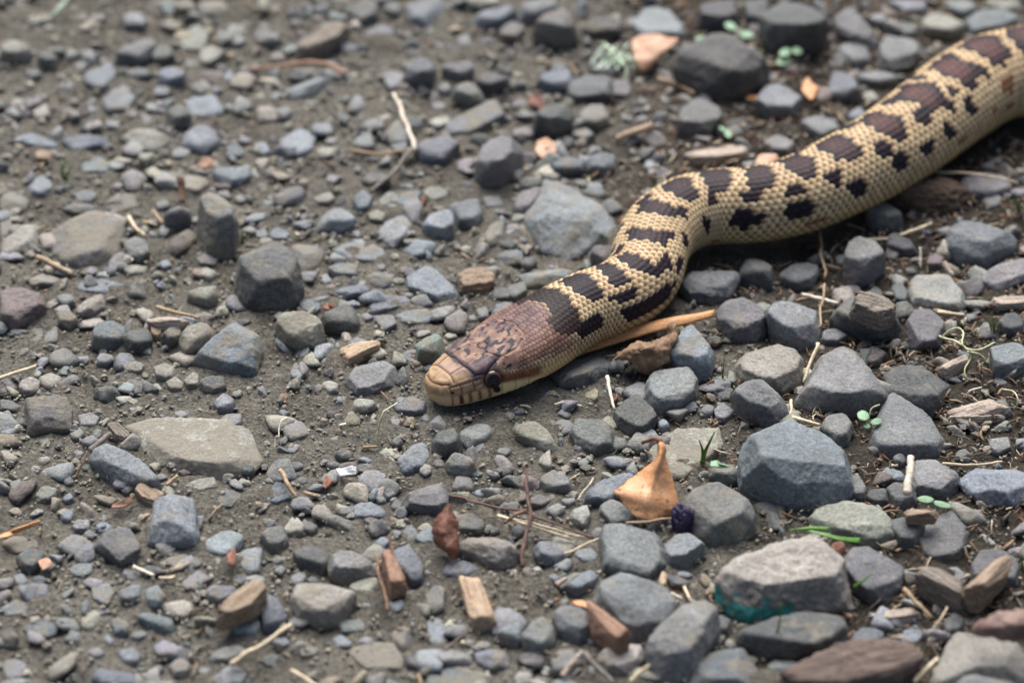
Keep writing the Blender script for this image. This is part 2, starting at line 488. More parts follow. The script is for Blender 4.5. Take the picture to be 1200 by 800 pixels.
SPX, SPY = to_px(BASE)
FACING = np.sum(NRM * (CAMN - BASE), axis=2) > 0
def find(px, py):
    d = (SPX - px) ** 2 + (SPY - py) ** 2 + np.where(FACING, 0, 1e6)
    k = np.unravel_index(np.argmin(d), d.shape)
    return SS[k[0]], v_row[k]
dark = np.zeros(U2.shape); redness = np.zeros(U2.shape)
noise_b = .22 * perlin(np.stack([cs_ * 1.7, cv * .55, 0 * U2 + 3.3], -1))
def blot(s0, v0, ls, lv, power=2.6, red=0.0, mirror=True, amt=1.0):
    """a dark blotch centred at s0 (cm), row v0; half length ls cm, half width lv rows"""
    global dark, redness
    for sg in ((1, -1) if mirror and abs(v0) > 1 else (1,)):
        q = (np.abs((cs_ - s0) / ls) ** power + np.abs((cv - sg * v0) / lv) ** power) ** (1 / power) + noise_b
        m = (q < 1.0) * amt
        core = np.clip(1 - q * 1.15, 0, 1)
        up_ = m > dark
        redness = np.where(up_, red * sstep(0, .5, core), redness)
        dark = np.maximum(dark, m)
DORS = [(690, 342, .50, 5.0, .05), (725, 331, .36, 4.6, .1), (742, 307, .36, 4.2, .1), (757, 277, .42, 4.2, .2), (766, 244, .52, 4.2, .25),
        (797, 221, .56, 4.2, .2), (839, 210, .58, 4.0, .2), (891, 211, .56, 4.0, .3), (941, 199, .62, 4.2, .3), (988, 178, .66, 4.2, .5),
        (1036, 147, .74, 4.4, .75), (1077, 111, .78, 4.6, .85), (1110, 79, .78, 4.6, .9), (1155, 56, .85, 4.6, .8), (1198, 42, .8, 4.4, .6)]
for x, y, l_, v_, rd in DORS:
    s0, v0 = find(x, y)
    blot(s0, 0.0, l_ * .86, v_ * .86, red=rd)
s_last = s0
UPSP = [(1150, 85, .28, 1.5), (1115, 109, .25, 1.2), (1111, 126, .16, .9), (1080, 139, .42, 1.4), (1032, 175, .42, 1.3), (975, 209, .34, 1.3), (929, 222, .36, 1.3),
        (876, 229, .40, 1.2), (834, 235, .32, 1.5), (798, 250, .30, 1.5), (782, 277, .26, 1.2), (775, 312, .50, 1.4), (728, 347, .42, 1.2)]
for x, y, l_, v_ in UPSP:
    s0, v0 = find(x, y); blot(s0, v0, l_, v_, 2.2, .1)
LOWSP = [(1137, 126, .28, 1.6), (1110, 154, .28, 1.5), (1085, 174, .30, 1.4), (1051, 192, .34, 1.6), (1004, 221, .42, 1.8), (936, 247, .52, 1.7),
         (872, 257, .46, 1.7), (827, 264, .34, 1.7), (802, 283, .26, 1.4), (795, 310, .32, 1.2), (760, 356, 1.0, 1.5), (692, 382, .62, 1.7)]
for x, y, l_, v_ in LOWSP:
    s0, v0 = find(x, y); blot(s0, v0, l_, v_, 2.2, 0)
BROWNSP = [(1180, 101, .42, 1.3), (1162, 132, .22, .9), (1125, 165, .22, .9), (952, 261, .35, .9), (837, 282, .25, .8), (1180, 128, .2, .7)]
brown = np.zeros(U2.shape)
for x, y, l_, v_ in BROWNSP:
    s0, v0 = find(x, y)
    q = ((cs_ - s0) / l_) ** 2 + ((np.abs(cv) - abs(v0)) / v_) ** 2 + noise_b
    brown = np.maximum(brown, q < 1)
k = s_last + 1.9                                          # the pattern goes on out of frame
while k < S_END - 1:
    blot(k, 0, .75, 4.4, red=.6); blot(k + .9, 6.0, .35, 1.4); blot(k, 9.5, .4, 1.5); k += 1.9
# nape: the broad dark U behind the head, open toward the crown
s_n, _ = find(648, 362)
q = np.abs((cs_ - s_n) / .62) ** 2.4 + np.abs(cv / 7.6) ** 2.6 + noise_b
q_open = np.abs((cs_ - s_n + .62) / .55) ** 2 + np.abs(cv / 3.0) ** 2
nape = (q < 1.0) & (q_open > 1.0)
dark = np.maximum(dark, nape * .97)
redness = np.where(nape, .25 * sstep(3, 6.5, np.abs(cv)), redness)
DK, DKR = col(.013, .010, .015), col(.075, .032, .029)
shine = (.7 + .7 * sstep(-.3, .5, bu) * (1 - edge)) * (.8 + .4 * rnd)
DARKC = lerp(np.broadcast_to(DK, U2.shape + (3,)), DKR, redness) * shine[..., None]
DARKC = np.where(nape[..., None], DARKC * .62, DARKC)
DARKC = np.where(skin[..., None], col(.012, .010, .012), DARKC)
# spine pale scales between blotches are pinker toward the neck
pk = (1 - sstep(3.0, 5.5, np.abs(v_row))) * .45 * dorsal
COL = lerp(COL, COL * col(.92, .80, .72), pk)
COL = lerp(COL, DARKC, np.where(dorsal, dark, 0))
COL = lerp(COL, lerp(np.broadcast_to(col(.14, .05, .025), U2.shape + (3,)), COL, .15), brown * (1 - dark) * dorsal)

# ---- head: plates, sutures, markings (s along the head, y across, z up from its axis, all cm)
hs, hy, hz = S2, LY, LZ
ay = np.abs(hy)
def seg_dist(pa, pb, X, Y):
    (x0, y0), (x1, y1) = pa, pb
    dx, dy = x1 - x0, y1 - y0
    t = np.clip(((X - x0) * dx + (Y - y0) * dy) / (dx * dx + dy * dy), 0, 1)
    return np.hypot(X - x0 - t * dx, Y - y0 - t * dy)
def lines(polys, X, Y):
    d = np.full(X.shape, 9.0)
    for pl in polys:
        for a, b_ in zip(pl[:-1], pl[1:]): d = np.minimum(d, seg_dist(a, b_, X, Y))
    return d
HR = SS < 7.0
nH = HR.sum()
hs_, hy_, hz_, ay_ = hs[:nH], hy[:nH], hz[:nH], ay[:nH]
SNH = sn[:nH]
wl_ = .035 * sstep(.5, 1.0, hs_) * perlin(np.stack([hs_ * 3, hy_ * 3, hz_ * 3], -1))
top_lines = [[(.15, 0), (.17, .20), (.25, .42), (.44, .62)], [(.15, 0), (.66, 0)], [(.66, 0), (.64, .35), (.58, .66)],
             [(.66, 0), (1.18, 0)], [(.65, .38), (1.10, .44)], [(1.22, 0), (1.14, .45), (1.22, .86)],
             [(1.14, .45), (2.0, .38), (2.36, 0)], [(2.0, .38), (2.2, .92)], [(2.36, 0), (3.55, 0)],
             [(2.2, .92), (2.8, .98), (3.4, .72), (3.56, 0)], [(1.22, .90), (1.6, 1.02), (2.2, .94)]]
dt = lines(top_lines, hs_ + wl_, ay_)
up_m = sstep(.18, .42, SNH)
lip_z = -.36 - .05 * hs_ + .10 * sstep(0, .5, .5 - hs_) - .02 * hs_
lab_top = lip_z + .30 + .02 * hs_
side_lines = [[(.42, -.9), (.40, .30)], [(.70, -.9), (.66, .02)], [(.98, -.9), (.94, .02)], [(1.28, -.9), (1.25, .02)], [(1.60, -.9), (1.56, .0)], [(2.0, -.9), (1.96, .02)],
              [(2.42, -.9), (2.38, .02)], [(2.85, -.9), (2.8, .0)],
              [(.40, .03), (2.1, .03), (2.9, -.08)], [(.72, .03), (.72, .32)], [(1.12, .03), (1.10, .36)], [(1.42, .03), (1.38, .40)], [(.40, .33), (1.4, .38)], [(1.12, .2), (1.40, .22)]]
dsd = lines(side_lines, hs_, hz_)
side_m = (1 - sstep(.30, .55, SNH)) * (hz_ > lip_z) 
dmouth = np.abs(hz_ - lip_z)
mouth_m = (hs_ > .10) * (hs_ < 3.35) * (np.abs(np.cos(TH[:nH])) > .2)
low_lines = [[(x, -1.5), (x + .05, 0)] for x in (.45, .8, 1.15, 1.5, 1.9, 2.3, 2.7)]
dlow = lines(low_lines, hs_, hz_)
plate = (1 - sstep(3.46, 3.64, hs_ + np.maximum(ay_ - .65, 0) * 1.5)) * up_m
sidep = (1 - sstep(2.15, 2.35, hs_)) * (1 - up_m)
labial = (hz_ < .05 - .02 * hs_) * (1 - sstep(3.2, 3.5, hs_)) * (1 - up_m)
headm = np.clip(np.maximum.reduce([plate, sidep, labial]), 0, 1)
# colours
PEACH, PURP, SPK = col(.36, .245, .150), col(.085, .066, .082), col(.028, .023, .032)
BROWNP = col(.175, .105, .082)
nz1 = fbm(np.stack([hs_ * 2.2, hy_ * 2.2, hz_ * 2.2], -1), 3)
nz2 = perlin(np.stack([hs_ * 4.6, hy_ * 6.2, hz_ * 2 + 4], -1))
nz3 = perlin(np.stack([hs_ * 11, hy_ * 11, hz_ * 9 + 9], -1))
HC = np.broadcast_to(PEACH, hs_.shape + (3,)).copy()
HC *= (1 + .16 * nz1 + .06 * nz3)[..., None]
topm = up_m * (hs_ > .25)
HC = lerp(HC, PURP * 1.9, topm * sstep(.55, .72, hs_) * (1 - sstep(1.15, 1.25, hs_)) * np.clip(.12 + .9 * nz1, 0, .5))
crown = topm * sstep(1.2, 1.3, hs_)
HC *= (1 - .22 * crown)[..., None]
HC = lerp(HC, BROWNP * (1 + .3 * nz1)[..., None], crown)
HC = lerp(HC, col(.25, .165, .122), crown * sstep(.15, .4, nz1))
HC = lerp(HC, PURP, crown * sstep(-.15, -.45, nz1) * .6)
spots = crown * (sstep(.20, .32, nz2) + sstep(.5, .62, perlin(np.stack([hs_ * 7, hy_ * 8, hz_ * 2 + 14], -1))))
HC = lerp(HC, SPK, np.clip(spots, 0, 1) * sstep(1.35, 1.6, hs_))
band = np.exp(-((hs_ - 1.16 - .10 * ay_ + .04 * nz1) / .11) ** 4) * topm
HC = lerp(HC, col(.036, .031, .046), np.clip(band, 0, 1) * .95)
# brow plates rather dark
brow = crown * sstep(.50, .60, ay_) * (1 - sstep(1.9, 2.05, hs_)) * (1 - sstep(1.0, 1.1, ay_))
HC = lerp(HC, PURP * .8, brow * .75)
# sides
sd = 1 - up_m
HC = lerp(HC, col(.54, .38, .21), sd * (hz_ < .05) * .8)
HC = lerp(HC, col(.64, .51, .29), sd * (hz_ < -.02) * sstep(1.5, 2.1, hs_))
stripe_c = .16 - .16 * (hs_ - 1.95)
stripe = np.exp(-((hz_ - stripe_c) / (.15 + .06 * (hs_ - 1.9))) ** 4) * sstep(1.85, 1.98, hs_) * (1 - sstep(3.1, 3.5, hs_)) * (SNH < .72)
stripe_amt = np.clip(stripe, 0, 1)
HC = lerp(HC, col(.155, .050, .024) * (1 + .3 * nz3)[..., None], stripe_amt * .93)
subo = np.exp(-(((hs_ - 1.80) / .13) ** 2 + ((hz_ + .17 + .2 * (hs_ - 1.8)) / .14) ** 2) ** 2) * sd
HC = lerp(HC, col(.018, .014, .016), np.clip(subo * 1.3, 0, 1))
# dark sutures between the upper lip plates ahead of the eye
dlab = lines([[(x, -.9), (x - .04, .0)] for x in (.70, .98, 1.28, 1.60)], hs_, hz_)
HC = lerp(HC, col(.115, .050, .028), np.exp(-((dlab - .03) / .045) ** 2) * sd * (hz_ < .02) * (hz_ > lip_z) * (.6 + .5 * nz1))
loreal = np.exp(-(((hs_ - .98) / .10) ** 2 + ((hz_ - .10) / .08) ** 2)) * sd
HC = lerp(HC, col(.24, .11, .06), loreal * .7)
# lower jaw
lower = sstep(.0, .05, lip_z - hz_)
HC = lerp(HC, col(.62, .55, .39), lower * .95)
# temple: scales go brown to cream downward
pid = np.floor(np.clip(hs_ / .33, 0, 20)) * 7 + np.floor(hy_ / .42) * 3 + (SNH < .3) * 11
tone = np.sin(pid * 12.9898) * 43758.5453; tone = tone - np.floor(tone)
HC = HC * (1 + (tone - .5) * .22 * (hs_ < 1.25))[..., None]
HEADCOL = HC
sut = np.minimum(np.where(up_m > .5, dt, 9), np.where(side_m > 0, dsd, 9))
HEADCOL = lerp(HEADCOL, HEADCOL * col(.45, .36, .34), np.exp(-(sut / .015) ** 2) * .75)
HEADCOL = lerp(HEADCOL, HEADCOL * col(.62, .50, .44), np.exp(-(sut / .06) ** 2) * .55 * (hs_ < 1.2))
HEADCOL = lerp(HEADCOL, HEADCOL * 1.25, np.exp(-((sut - .05) / .02) ** 2) * .4)
HEADCOL = lerp(HEADCOL, col(.055, .030, .02), np.exp(-(dmouth / .016) ** 2) * mouth_m * .85)
# small-scaled nape and temples: pinkish brown, greyer on the midline
sub = COL[:nH]
av = np.abs(cv[:nH])
nap = sstep(2.1, 2.6, hs_) * (1 - sstep(s_n - .45, s_n + .35, hs_)) * (1 - sstep(8.2, 10.5, av + 1.4 * noise_b[:nH] * 4)) * (1 - dark[:nH])
napc = lerp(np.broadcast_to(col(.135, .070, .056), hs_.shape + (3,)), col(.215, .130, .10), np.clip(.5 + 1.2 * perlin(np.stack([cs_[:nH] * 2.2, cv[:nH] * .8, 0 * hs_], -1)), 0, 1))
napc = lerp(napc, col(.11, .075, .088), np.exp(-(av / 3.5) ** 2) * .55)
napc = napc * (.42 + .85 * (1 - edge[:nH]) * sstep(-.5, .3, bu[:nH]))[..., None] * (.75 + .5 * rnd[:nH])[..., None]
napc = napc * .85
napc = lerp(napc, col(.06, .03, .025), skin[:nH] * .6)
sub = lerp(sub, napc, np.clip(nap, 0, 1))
temp = sstep(2.1, 2.5, hs_) * (1 - sstep(4.0, 5.0, hs_)) * sstep(8.5, 11, av)
sub = lerp(sub, col(.60, .40, .20) * (.7 + .45 * sstep(-.5, .3, bu[:nH]))[..., None], temp * (~skin[:nH]) * .6)
sub = lerp(sub, col(.155, .050, .024) * (.6 + .8 * rnd[:nH])[..., None], stripe_amt * .9)
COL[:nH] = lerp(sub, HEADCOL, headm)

# ---- relief
scale_h = np.where(dorsal, (hgt * .038 + keel * keel_on * .006) * np.interp(S2, [2.4, 3.5, 6, 30], [.7, .8, 1.1, 1.5]), bel * .012)
hm_full = np.zeros(U2.shape); hm_full[:nH] = headm
disp = scale_h * (1 - hm_full)
hd_ = np.zeros(hs_.shape)
hd_ -= .026 * np.exp(-(sut / .020) ** 2)
hd_ += .022 * np.exp(-((sut - .09) / .07) ** 2)
hd_ -= .030 * np.exp(-(dmouth / .022) ** 2) * mouth_m
hd_ -= .008 * np.exp(-(dlow / .02) ** 2) * lower
hd_ += .003 * nz3
browr = np.exp(-(((hs_ - 1.66) / .34) ** 2 + ((ay_ - .86) / .16) ** 2)) * sstep(.25, .45, SNH)
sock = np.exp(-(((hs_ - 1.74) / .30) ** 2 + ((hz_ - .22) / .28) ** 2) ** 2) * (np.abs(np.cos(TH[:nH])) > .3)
nost = np.exp(-(((hs_ - .45) / .045) ** 2 + ((hz_ - .14) / .04) ** 2)) * (ay_ > .3)
disp[:nH] += hd_ * headm + .035 * browr - .12 * sock * (1 - .9 * browr) - .05 * nost
COL[:nH] = lerp(COL[:nH], col(.02, .012, .01), np.clip(nost * 1.4, 0, 1))
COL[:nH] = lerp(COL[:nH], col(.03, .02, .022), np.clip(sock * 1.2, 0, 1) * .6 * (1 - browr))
disp *= sstep(0.0, .10, S2) 
VERT = BASE + NRM * (disp * CM)[..., None]

ns, nt_ = S2.shape
ii = np.arange(ns * nt_).reshape(ns, nt_)
jn = np.roll(ii, -1, 1)
FQ = np.stack([ii[:-1], ii[1:], jn[1:], jn[:-1]], -1).reshape(-1, 4)[:, ::1]
m, nt, b = mat("snake_scales")
ca = N(nt, "Attribute", attribute_type='GEOMETRY', attribute_name="scale_colour").outputs["Color"]
nt.links.new(ca, b.inputs["Base Color"])
tcs = N(nt, "TexCoord").outputs["Object"]
fn = noise(nt, tcs, 2400, 3, .6)
nt.links.new(ramp(nt, fn, [(.3, .44), (.7, .58)]), b.inputs["Roughness"])
b.inputs["Specular IOR Level"].default_value = .11
bump(nt, b, fn, .00008, .5)
M_SNAKE = m
snake = empty("snake", tuple(CEN[len(SS) // 3] * np.array([1, 1, 0])))
tag(snake, "tan snake with dark brown blotches stretched across the gravel", "snake")
def local(V, root): return np.asarray(V).reshape(-1, 3) - np.array(root.location)
body = new_mesh("body", local(VERT, snake), FQ, M_SNAKE, snake)
a = body.data.color_attributes.new("scale_colour", 'FLOAT_COLOR', 'POINT')
rgba = np.ones((ns * nt_, 4), np.float32); rgba[:, :3] = np.clip(COL.reshape(-1, 3), 0, 1)
a.data.foreach_set("color", rgba.ravel())
# make sure the skin faces outward
bm = bmesh.new(); bm.from_mesh(body.data); bm.faces.ensure_lookup_table()
fk = bm.faces[(ns // 2) * nt_ + 60]
flip = fk.normal.dot(Vector(NRM[ns // 2, 60])) < 0
bm.free()
if flip: body.data.flip_normals()

# eyes
m, nt, b = mat("snake_eye")
tce = N(nt, "TexCoord").outputs["Object"]
ln = N(nt, "VectorMath", operation='LENGTH')
mpe = N(nt, "Mapping"); mpe.inputs["Scale"].default_value = (1, 1, 0)
nt.links.new(tce, mpe.inputs[0]); nt.links.new(mpe.outputs[0], ln.inputs[0])
rad = math_(nt, 'DIVIDE', ln.outputs[1], .0031)
ni = noise(nt, tce, 2500, 3)
iris = mix(nt, ni, (.085, .036, .022), (.03, .013, .010))
ce = mix(nt, ramp(nt, rad, [(.66, 0.0), (.72, 1.0)]), (.004, .004, .006), iris)
ce = mix(nt, ramp(nt, rad, [(.86, 0.0), (.93, 1.0)]), ce, (.015, .01, .012))
nt.links.new(ce, b.inputs["Base Color"])
b.inputs["Roughness"].default_value = .06
b.inputs["Specular IOR Level"].default_value = .35
M_EYE = m
ke = int(np.argmin(np.abs(SS - 1.74)))
for sg in (1, -1):
    bm = bmesh.new()
    bmesh.ops.create_uvsphere(bm, u_segments=40, v_segments=24, radius=.0031)
    for v in bm.verts: v.co.z *= .82
    me = bpy.data.meshes.new("eye"); bm.to_mesh(me); bm.free()
    me.polygons.foreach_set("use_smooth", np.ones(len(me.polygons), bool))
    me.materials.append(M_EYE)
    o = bpy.data.objects.new("eye", me); C.objects.link(o); o.parent = snake
    j = np.argmin(np.abs(LZ[ke] - .24) + np.where(LY[ke] * sg > .3, 0, 9))
    n_ = SIDE[ke] * sg * .93 + UPV[ke] * .22 - TG[ke] * .28
    n_ /= np.linalg.norm(n_)
    p = BASE[ke, j] - n_ * .0007
    o.location = Vector(p) - snake.location
    o.rotation_euler = Vector(n_).to_track_quat('Z', 'Y').to_euler()

# ------------------------------------------------------------------ stones
def ico(level):
    bm = bmesh.new()
    bmesh.ops.create_icosphere(bm, subdivisions=level, radius=1.0)
    V = np.array([v.co[:] for v in bm.verts]); F = np.array([[v.index for v in f.verts] for f in bm.faces])
    bm.free()
    return V / np.linalg.norm(V, axis=1)[:, None], F
ICO = {k: ico(k) for k in (1, 2, 3, 4, 5, 6)}
def hull_planes(P):
    bm = bmesh.new()
    for p in P: bm.verts.new(p)
    r = bmesh.ops.convex_hull(bm, input=bm.verts)
    bm.normal_update()
    pl = []
    used = [v for v in bm.verts if v.link_faces]
    cen = np.mean([v.co[:] for v in used], axis=0)
    for f in bm.faces:
        n = np.array(f.normal); 
        if np.linalg.norm(n) < .5: continue
        o = float(n @ (np.array(f.verts[0].co) - cen))
        if o < 0: n, o = -n, -o
        for q in pl:
            if q[0] @ n > .95:
                q[1] = max(q[1], o); break
        else: pl.append([n, o])
    bm.free()
    return cen, np.array([q[0] for q in pl]), np.array([max(q[1], 1e-5) for q in pl])
def rock_mesh(P, rng, level=4, sharp=None, rough=1.0, cuts=8):
    """a broken stone inside the convex hull of P: planar fracture faces, chipped corners, fine lumps"""
    P = np.asarray(P)
    size = (P.max(0) - P.min(0)).max()
    Q = (P - P.mean(0)) / size
    cen, n, o = hull_planes(Q)
    cn = rng.normal(size=(cuts, 3)); cn[:, 2] = np.abs(cn[:, 2]) * .8 + .1
    cn /= np.linalg.norm(cn, axis=1)[:, None]
    sup = ((Q - cen) @ cn.T).max(0)
    n = np.vstack([n, cn]); o = np.concatenate([o, sup * rng.uniform(.83, .98, cuts)])
    D, F = ICO[level]
    p = sharp or rng.uniform(180, 480)
    g = np.maximum(D @ n.T, 0) / o
    gm = g.max(1)
    r = 1 / (gm * ((g / gm[:, None]) ** p).sum(1) ** (1 / p))
    V = D * r[:, None]
    sd = rng.uniform(0, 50, 3)
    am = .030 * rough
    nn = perlin(V * 3.0 + sd) * am * .30 - np.abs(perlin(V * 6.0 + sd)) * am * .50 + .1 * am + perlin(V * 14 + sd) * am * .34 + perlin(V * 30 + sd) * am * .24
    V = V * (1 + np.clip(nn, -.2, .2) / np.maximum(r, .2))[:, None]
    return (V + cen) * size + P.mean(0), F
def outline_points(poly, f, rng, lift=0.0):
    """the corners of a stone standing on the ground whose outline shows as poly and whose near face takes the share f of its height"""
    A = np.array(poly, float)
    c = A.mean(0)
    A = c + (A - c) * 1.05
    y0, y1 = A[:, 1].min(), A[:, 1].max()
    H = y1 - y0
    g = at(c[0], y1, 0)
    gz = gz1(g[0], g[1]) + lift
    S = pxm(c[0], y1, gz)
    h = max(f * H / (S * .79), .0012)
    P = []
    for x, y in A:
        t = (y - y0) / H
        P.append(at(x, y, gz + h * .82 * (1 - t) ** .7))
    base = np.array(P)
    tilt = rng.uniform(-.45, .45), rng.uniform(-.3, .1)
    Wp = A[:, 0].max() - A[:, 0].min()
    for x, y in A:
        X = c[0] + (x - c[0]) * rng.uniform(.80, .93)
        Y = y0 + H * (.05 + (y - y0) / H * (.95 - f))
        z = h * (1 + tilt[0] * (x - c[0]) / Wp + tilt[1] * (y - c[1]) / H)
        P.append(at(X, Y, gz + z))
    bc = base.mean(0)
    for q in base:
        w = bc + (q - bc) * .86
        P.append(np.array([w[0], w[1], gz - .35 * h - .0022]))
    return np.array(P), gz
TINT = {'b': (.166, .184, .206), 'g': (.166, .170, .170), 'd': (.098, .101, .102), 'w': (.250, .246, .215), 'p': (.135, .108, .105), 'n': (.150, .178, .165)}
CNAME = {'b': 'blue grey', 'g': 'mid grey', 'd': 'dark grey', 'w': 'pale olive grey', 'p': 'purplish brown', 'n': 'greenish grey'}
STONES = []
def T(ox, oy, text):
    """one tile of the photo at four times its size: colour share : corners [= label]"""
    for ln in text.strip().splitlines():
        ln, _, lab = ln.partition('=')
        head, _, pts = ln.partition(':')
        c, f = head.split()
        poly = [(ox + float(a) / 4, oy + float(b_) / 4) for a, b_ in (q.split(',') for q in pts.split())]
        STONES.append([c, float(f), poly, lab.strip()])
T(0, 0, """
w .5: 0,210 60,190 120,215 150,260 130,300 40,300 0,270
g .6: 175,265 215,245 255,265 260,330 200,325
g .3: 290,250 350,235 375,260 330,295
b .25: 385,355 460,310 550,325 530,380 470,440 400,400 = blue grey kite shaped stone on mud, beyond the yellow leaf scrap
b .15: 480,470 540,410 640,450 600,520 500,530
g .4: 540,275 590,225 710,180 740,215 700,270 650,320
d .4: 700,255 740,220 800,215 820,270 780,305 715,300
g .5: 580,340 650,320 715,345 700,385 600,380
b .45: 735,350 790,315 870,340 860,390 800,415 740,390
w .25: 830,200 910,150 980,160 950,260 860,250
w .3: 940,240 990,215 1060,245 1030,280 970,330 930,290
g .4: 570,90 640,50 690,90 680,150 590,150
g .5: 810,30 860,0 920,20 900,80 820,70
b .1: 930,10 1060,0 1080,50 1000,95 940,60
g .4: 750,110 810,95 860,130 830,165 770,140
b .2: 860,480 920,450 1010,455 1050,510 1030,560 890,570
d .5: 780,520 840,490 890,540 880,590 800,610
b .15: 860,630 930,580 1000,600 1030,670 950,730 850,690
w .15: 550,645 650,600 720,605 810,660 740,720 640,700
b .2: 280,650 400,630 520,650 500,690 350,715
b .2: 90,640 160,625 280,680 260,705 120,680
b .2: 1065,690 1100,660 1155,730 1120,745 1070,735
b .2: 380,770 470,735 515,770 510,820 390,820
g .2: 800,700 850,690 900,720 870,745 810,740
g .3: 265,400 320,380 360,400 330,435 280,425
g .3: 110,330 170,320 200,360 150,385
g .3: 1070,190 1110,160 1160,190 1130,225 1080,215
g .2: 870,280 930,290 930,325 870,315
g .2: 660,545 700,535 715,575 680,595
b .2: 1020,330 1080,330 1105,375 1050,390
g .2: 490,570 560,560 570,610 500,610
w .2: 120,80 180,70 260,85 240,110 140,115
g .2: 890,400 970,380 1000,420 920,440
""")
T(300, 0, """
b .3: 0,160 60,140 120,195 90,225 0,215
d .35: 440,30 500,0 570,10 570,90 500,130 450,90
b .15: 695,30 760,5 890,10 880,80 800,130 710,110
w .3: 910,0 1140,-20 1150,20 1050,55 960,30
b .5: 1025,100 1080,60 1180,30 1230,60 1150,140 1040,130
g .4: 1140,150 1200,100 1260,130 1230,200 1160,200
b .15: 490,160 560,120 640,130 650,190 560,200
d .4: 150,360 200,330 250,350 240,390 180,390
b .15: 130,430 290,360 350,390 250,450 180,475
b .15: 100,660 200,595 280,640 260,710 190,745 120,700 = bright blue grey stone half buried in mud between two straws
b .5: 700,340 780,260 840,310 830,380 760,420 700,380
g .6: 865,320 930,295 1020,300 1020,340 960,390 890,370
d .5: 1030,380 1080,345 1190,360 1190,395 1110,445 1050,420
g .5: 920,420 990,385 1060,440 1060,480 1000,505 930,460
g .4: 850,410 890,385 920,420 890,460 855,440
b .15: 870,620 960,550 1060,500 1120,460 1190,530 1100,580 1000,640 900,645
w .25: 800,580 850,550 915,545 910,580 850,605
g .3: 815,490 860,480 900,500 880,525 830,515
b .3: 605,640 650,570 700,560 740,690 640,700
g .3: 480,620 510,580 550,600 545,655 500,670
b .15: 475,550 520,525 565,545 540,575 490,570
b .4: 750,690 800,645 900,640 960,680 900,740 870,790 780,760
g .5: 1028,820 1060,700 1160,632 1220,672 1224,760 1160,860 1080,884 = tall blocky grey stone with a dark front, near the orange leaf scrap
g .3: 670,430 710,405 745,430 700,470
d .2: 800,220 860,190 890,220 850,250
g .2: 590,340 660,330 700,360 650,440 610,400
g .2: 940,170 1000,160 1010,210 950,230
b .2: 380,220 440,195 490,230 420,260
g .2: 80,520 140,495 180,530 120,570
b .2: 0,670 40,665 70,710 20,740
""")
T(600, 0, """
g .5: 30,30 120,0 210,0 220,40 110,100 50,120
d .6: 100,150 150,80 230,50 290,90 290,180 240,235 200,180
d .5: 330,150 390,85 480,75 520,130 510,185 400,190
b .2: 535,130 640,30 730,50 820,150 790,190 580,190
d .5: 860,60 950,10 1050,0 1060,150 930,160 870,110
d .45: 760,310 800,270 870,210 940,165 1010,165 1120,210 1190,290 1200,350 1150,400 1080,460 990,480 900,440 770,350 = large dark angular rock with a flat face, beside the peach leaf
b .4: 100,390 150,340 240,320 280,350 270,420 180,440
d .4: 260,420 290,370 370,365 470,390 460,470 350,490 270,490
g .3: 460,380 530,370 560,420 545,475 470,460
d .6: 90,560 140,510 240,490 290,530 270,600 180,650 110,620
g .4: 300,550 370,490 440,500 460,580 400,620 330,600
g .4: 280,610 350,600 390,640 350,680 290,650
g .3: 0,610 80,590 110,640 50,690 0,670
b .5: 175,770 240,735 350,750 340,790 200,830
b .4: 350,750 420,715 490,735 490,790 430,830 350,810
d .3: 225,660 265,635 295,670 270,705 230,695
g .4: 780,520 870,460 970,510 980,560 920,640 820,650 770,610
d .4: 1090,20 1150,0 1210,0 1190,80 1180,150 1100,100
""")
T(900, 0, """
d .55: -32,112 60,20 110,8 180,40 280,120 260,220 180,248 0,232 = big dark undercut rock with seedlings at its foot
g .3: 310,90 370,40 440,90 520,200 480,260 400,200 330,180
g .3: 320,230 400,190 470,240 480,320 400,330
g .25: 510,230 560,170 680,180 740,250 690,310 580,350 510,300
w .4: 710,110 790,55 900,110 920,140 860,195 740,170
b .3: 920,100 980,60 1120,50 1200,90 1100,140 960,170
b .4: 550,0 740,0 740,60 660,75 580,30
g .5: 470,90 520,60 555,85 550,140 490,130
g .3: 540,130 620,105 700,120 690,170 590,175
g .4: 820,0 940,0 980,50 920,90 850,50
w .3: 1020,0 1180,0 1200,40 1120,60 1040,40
b .3: 270,460 310,320 400,360 440,470 390,490 290,485
g .5: 420,350 510,335 610,360 600,400 520,420 430,390
w .3: 445,440 490,425 530,470 490,490 455,475
g .4: 150,570 220,545 320,560 340,630 250,670 190,620
b .3: 370,540 430,500 460,550 410,580
g .3: -20,660 50,630 130,680 100,730 10,720
b .4: -60,490 0,400 60,400 165,480 120,560 0,550
""")
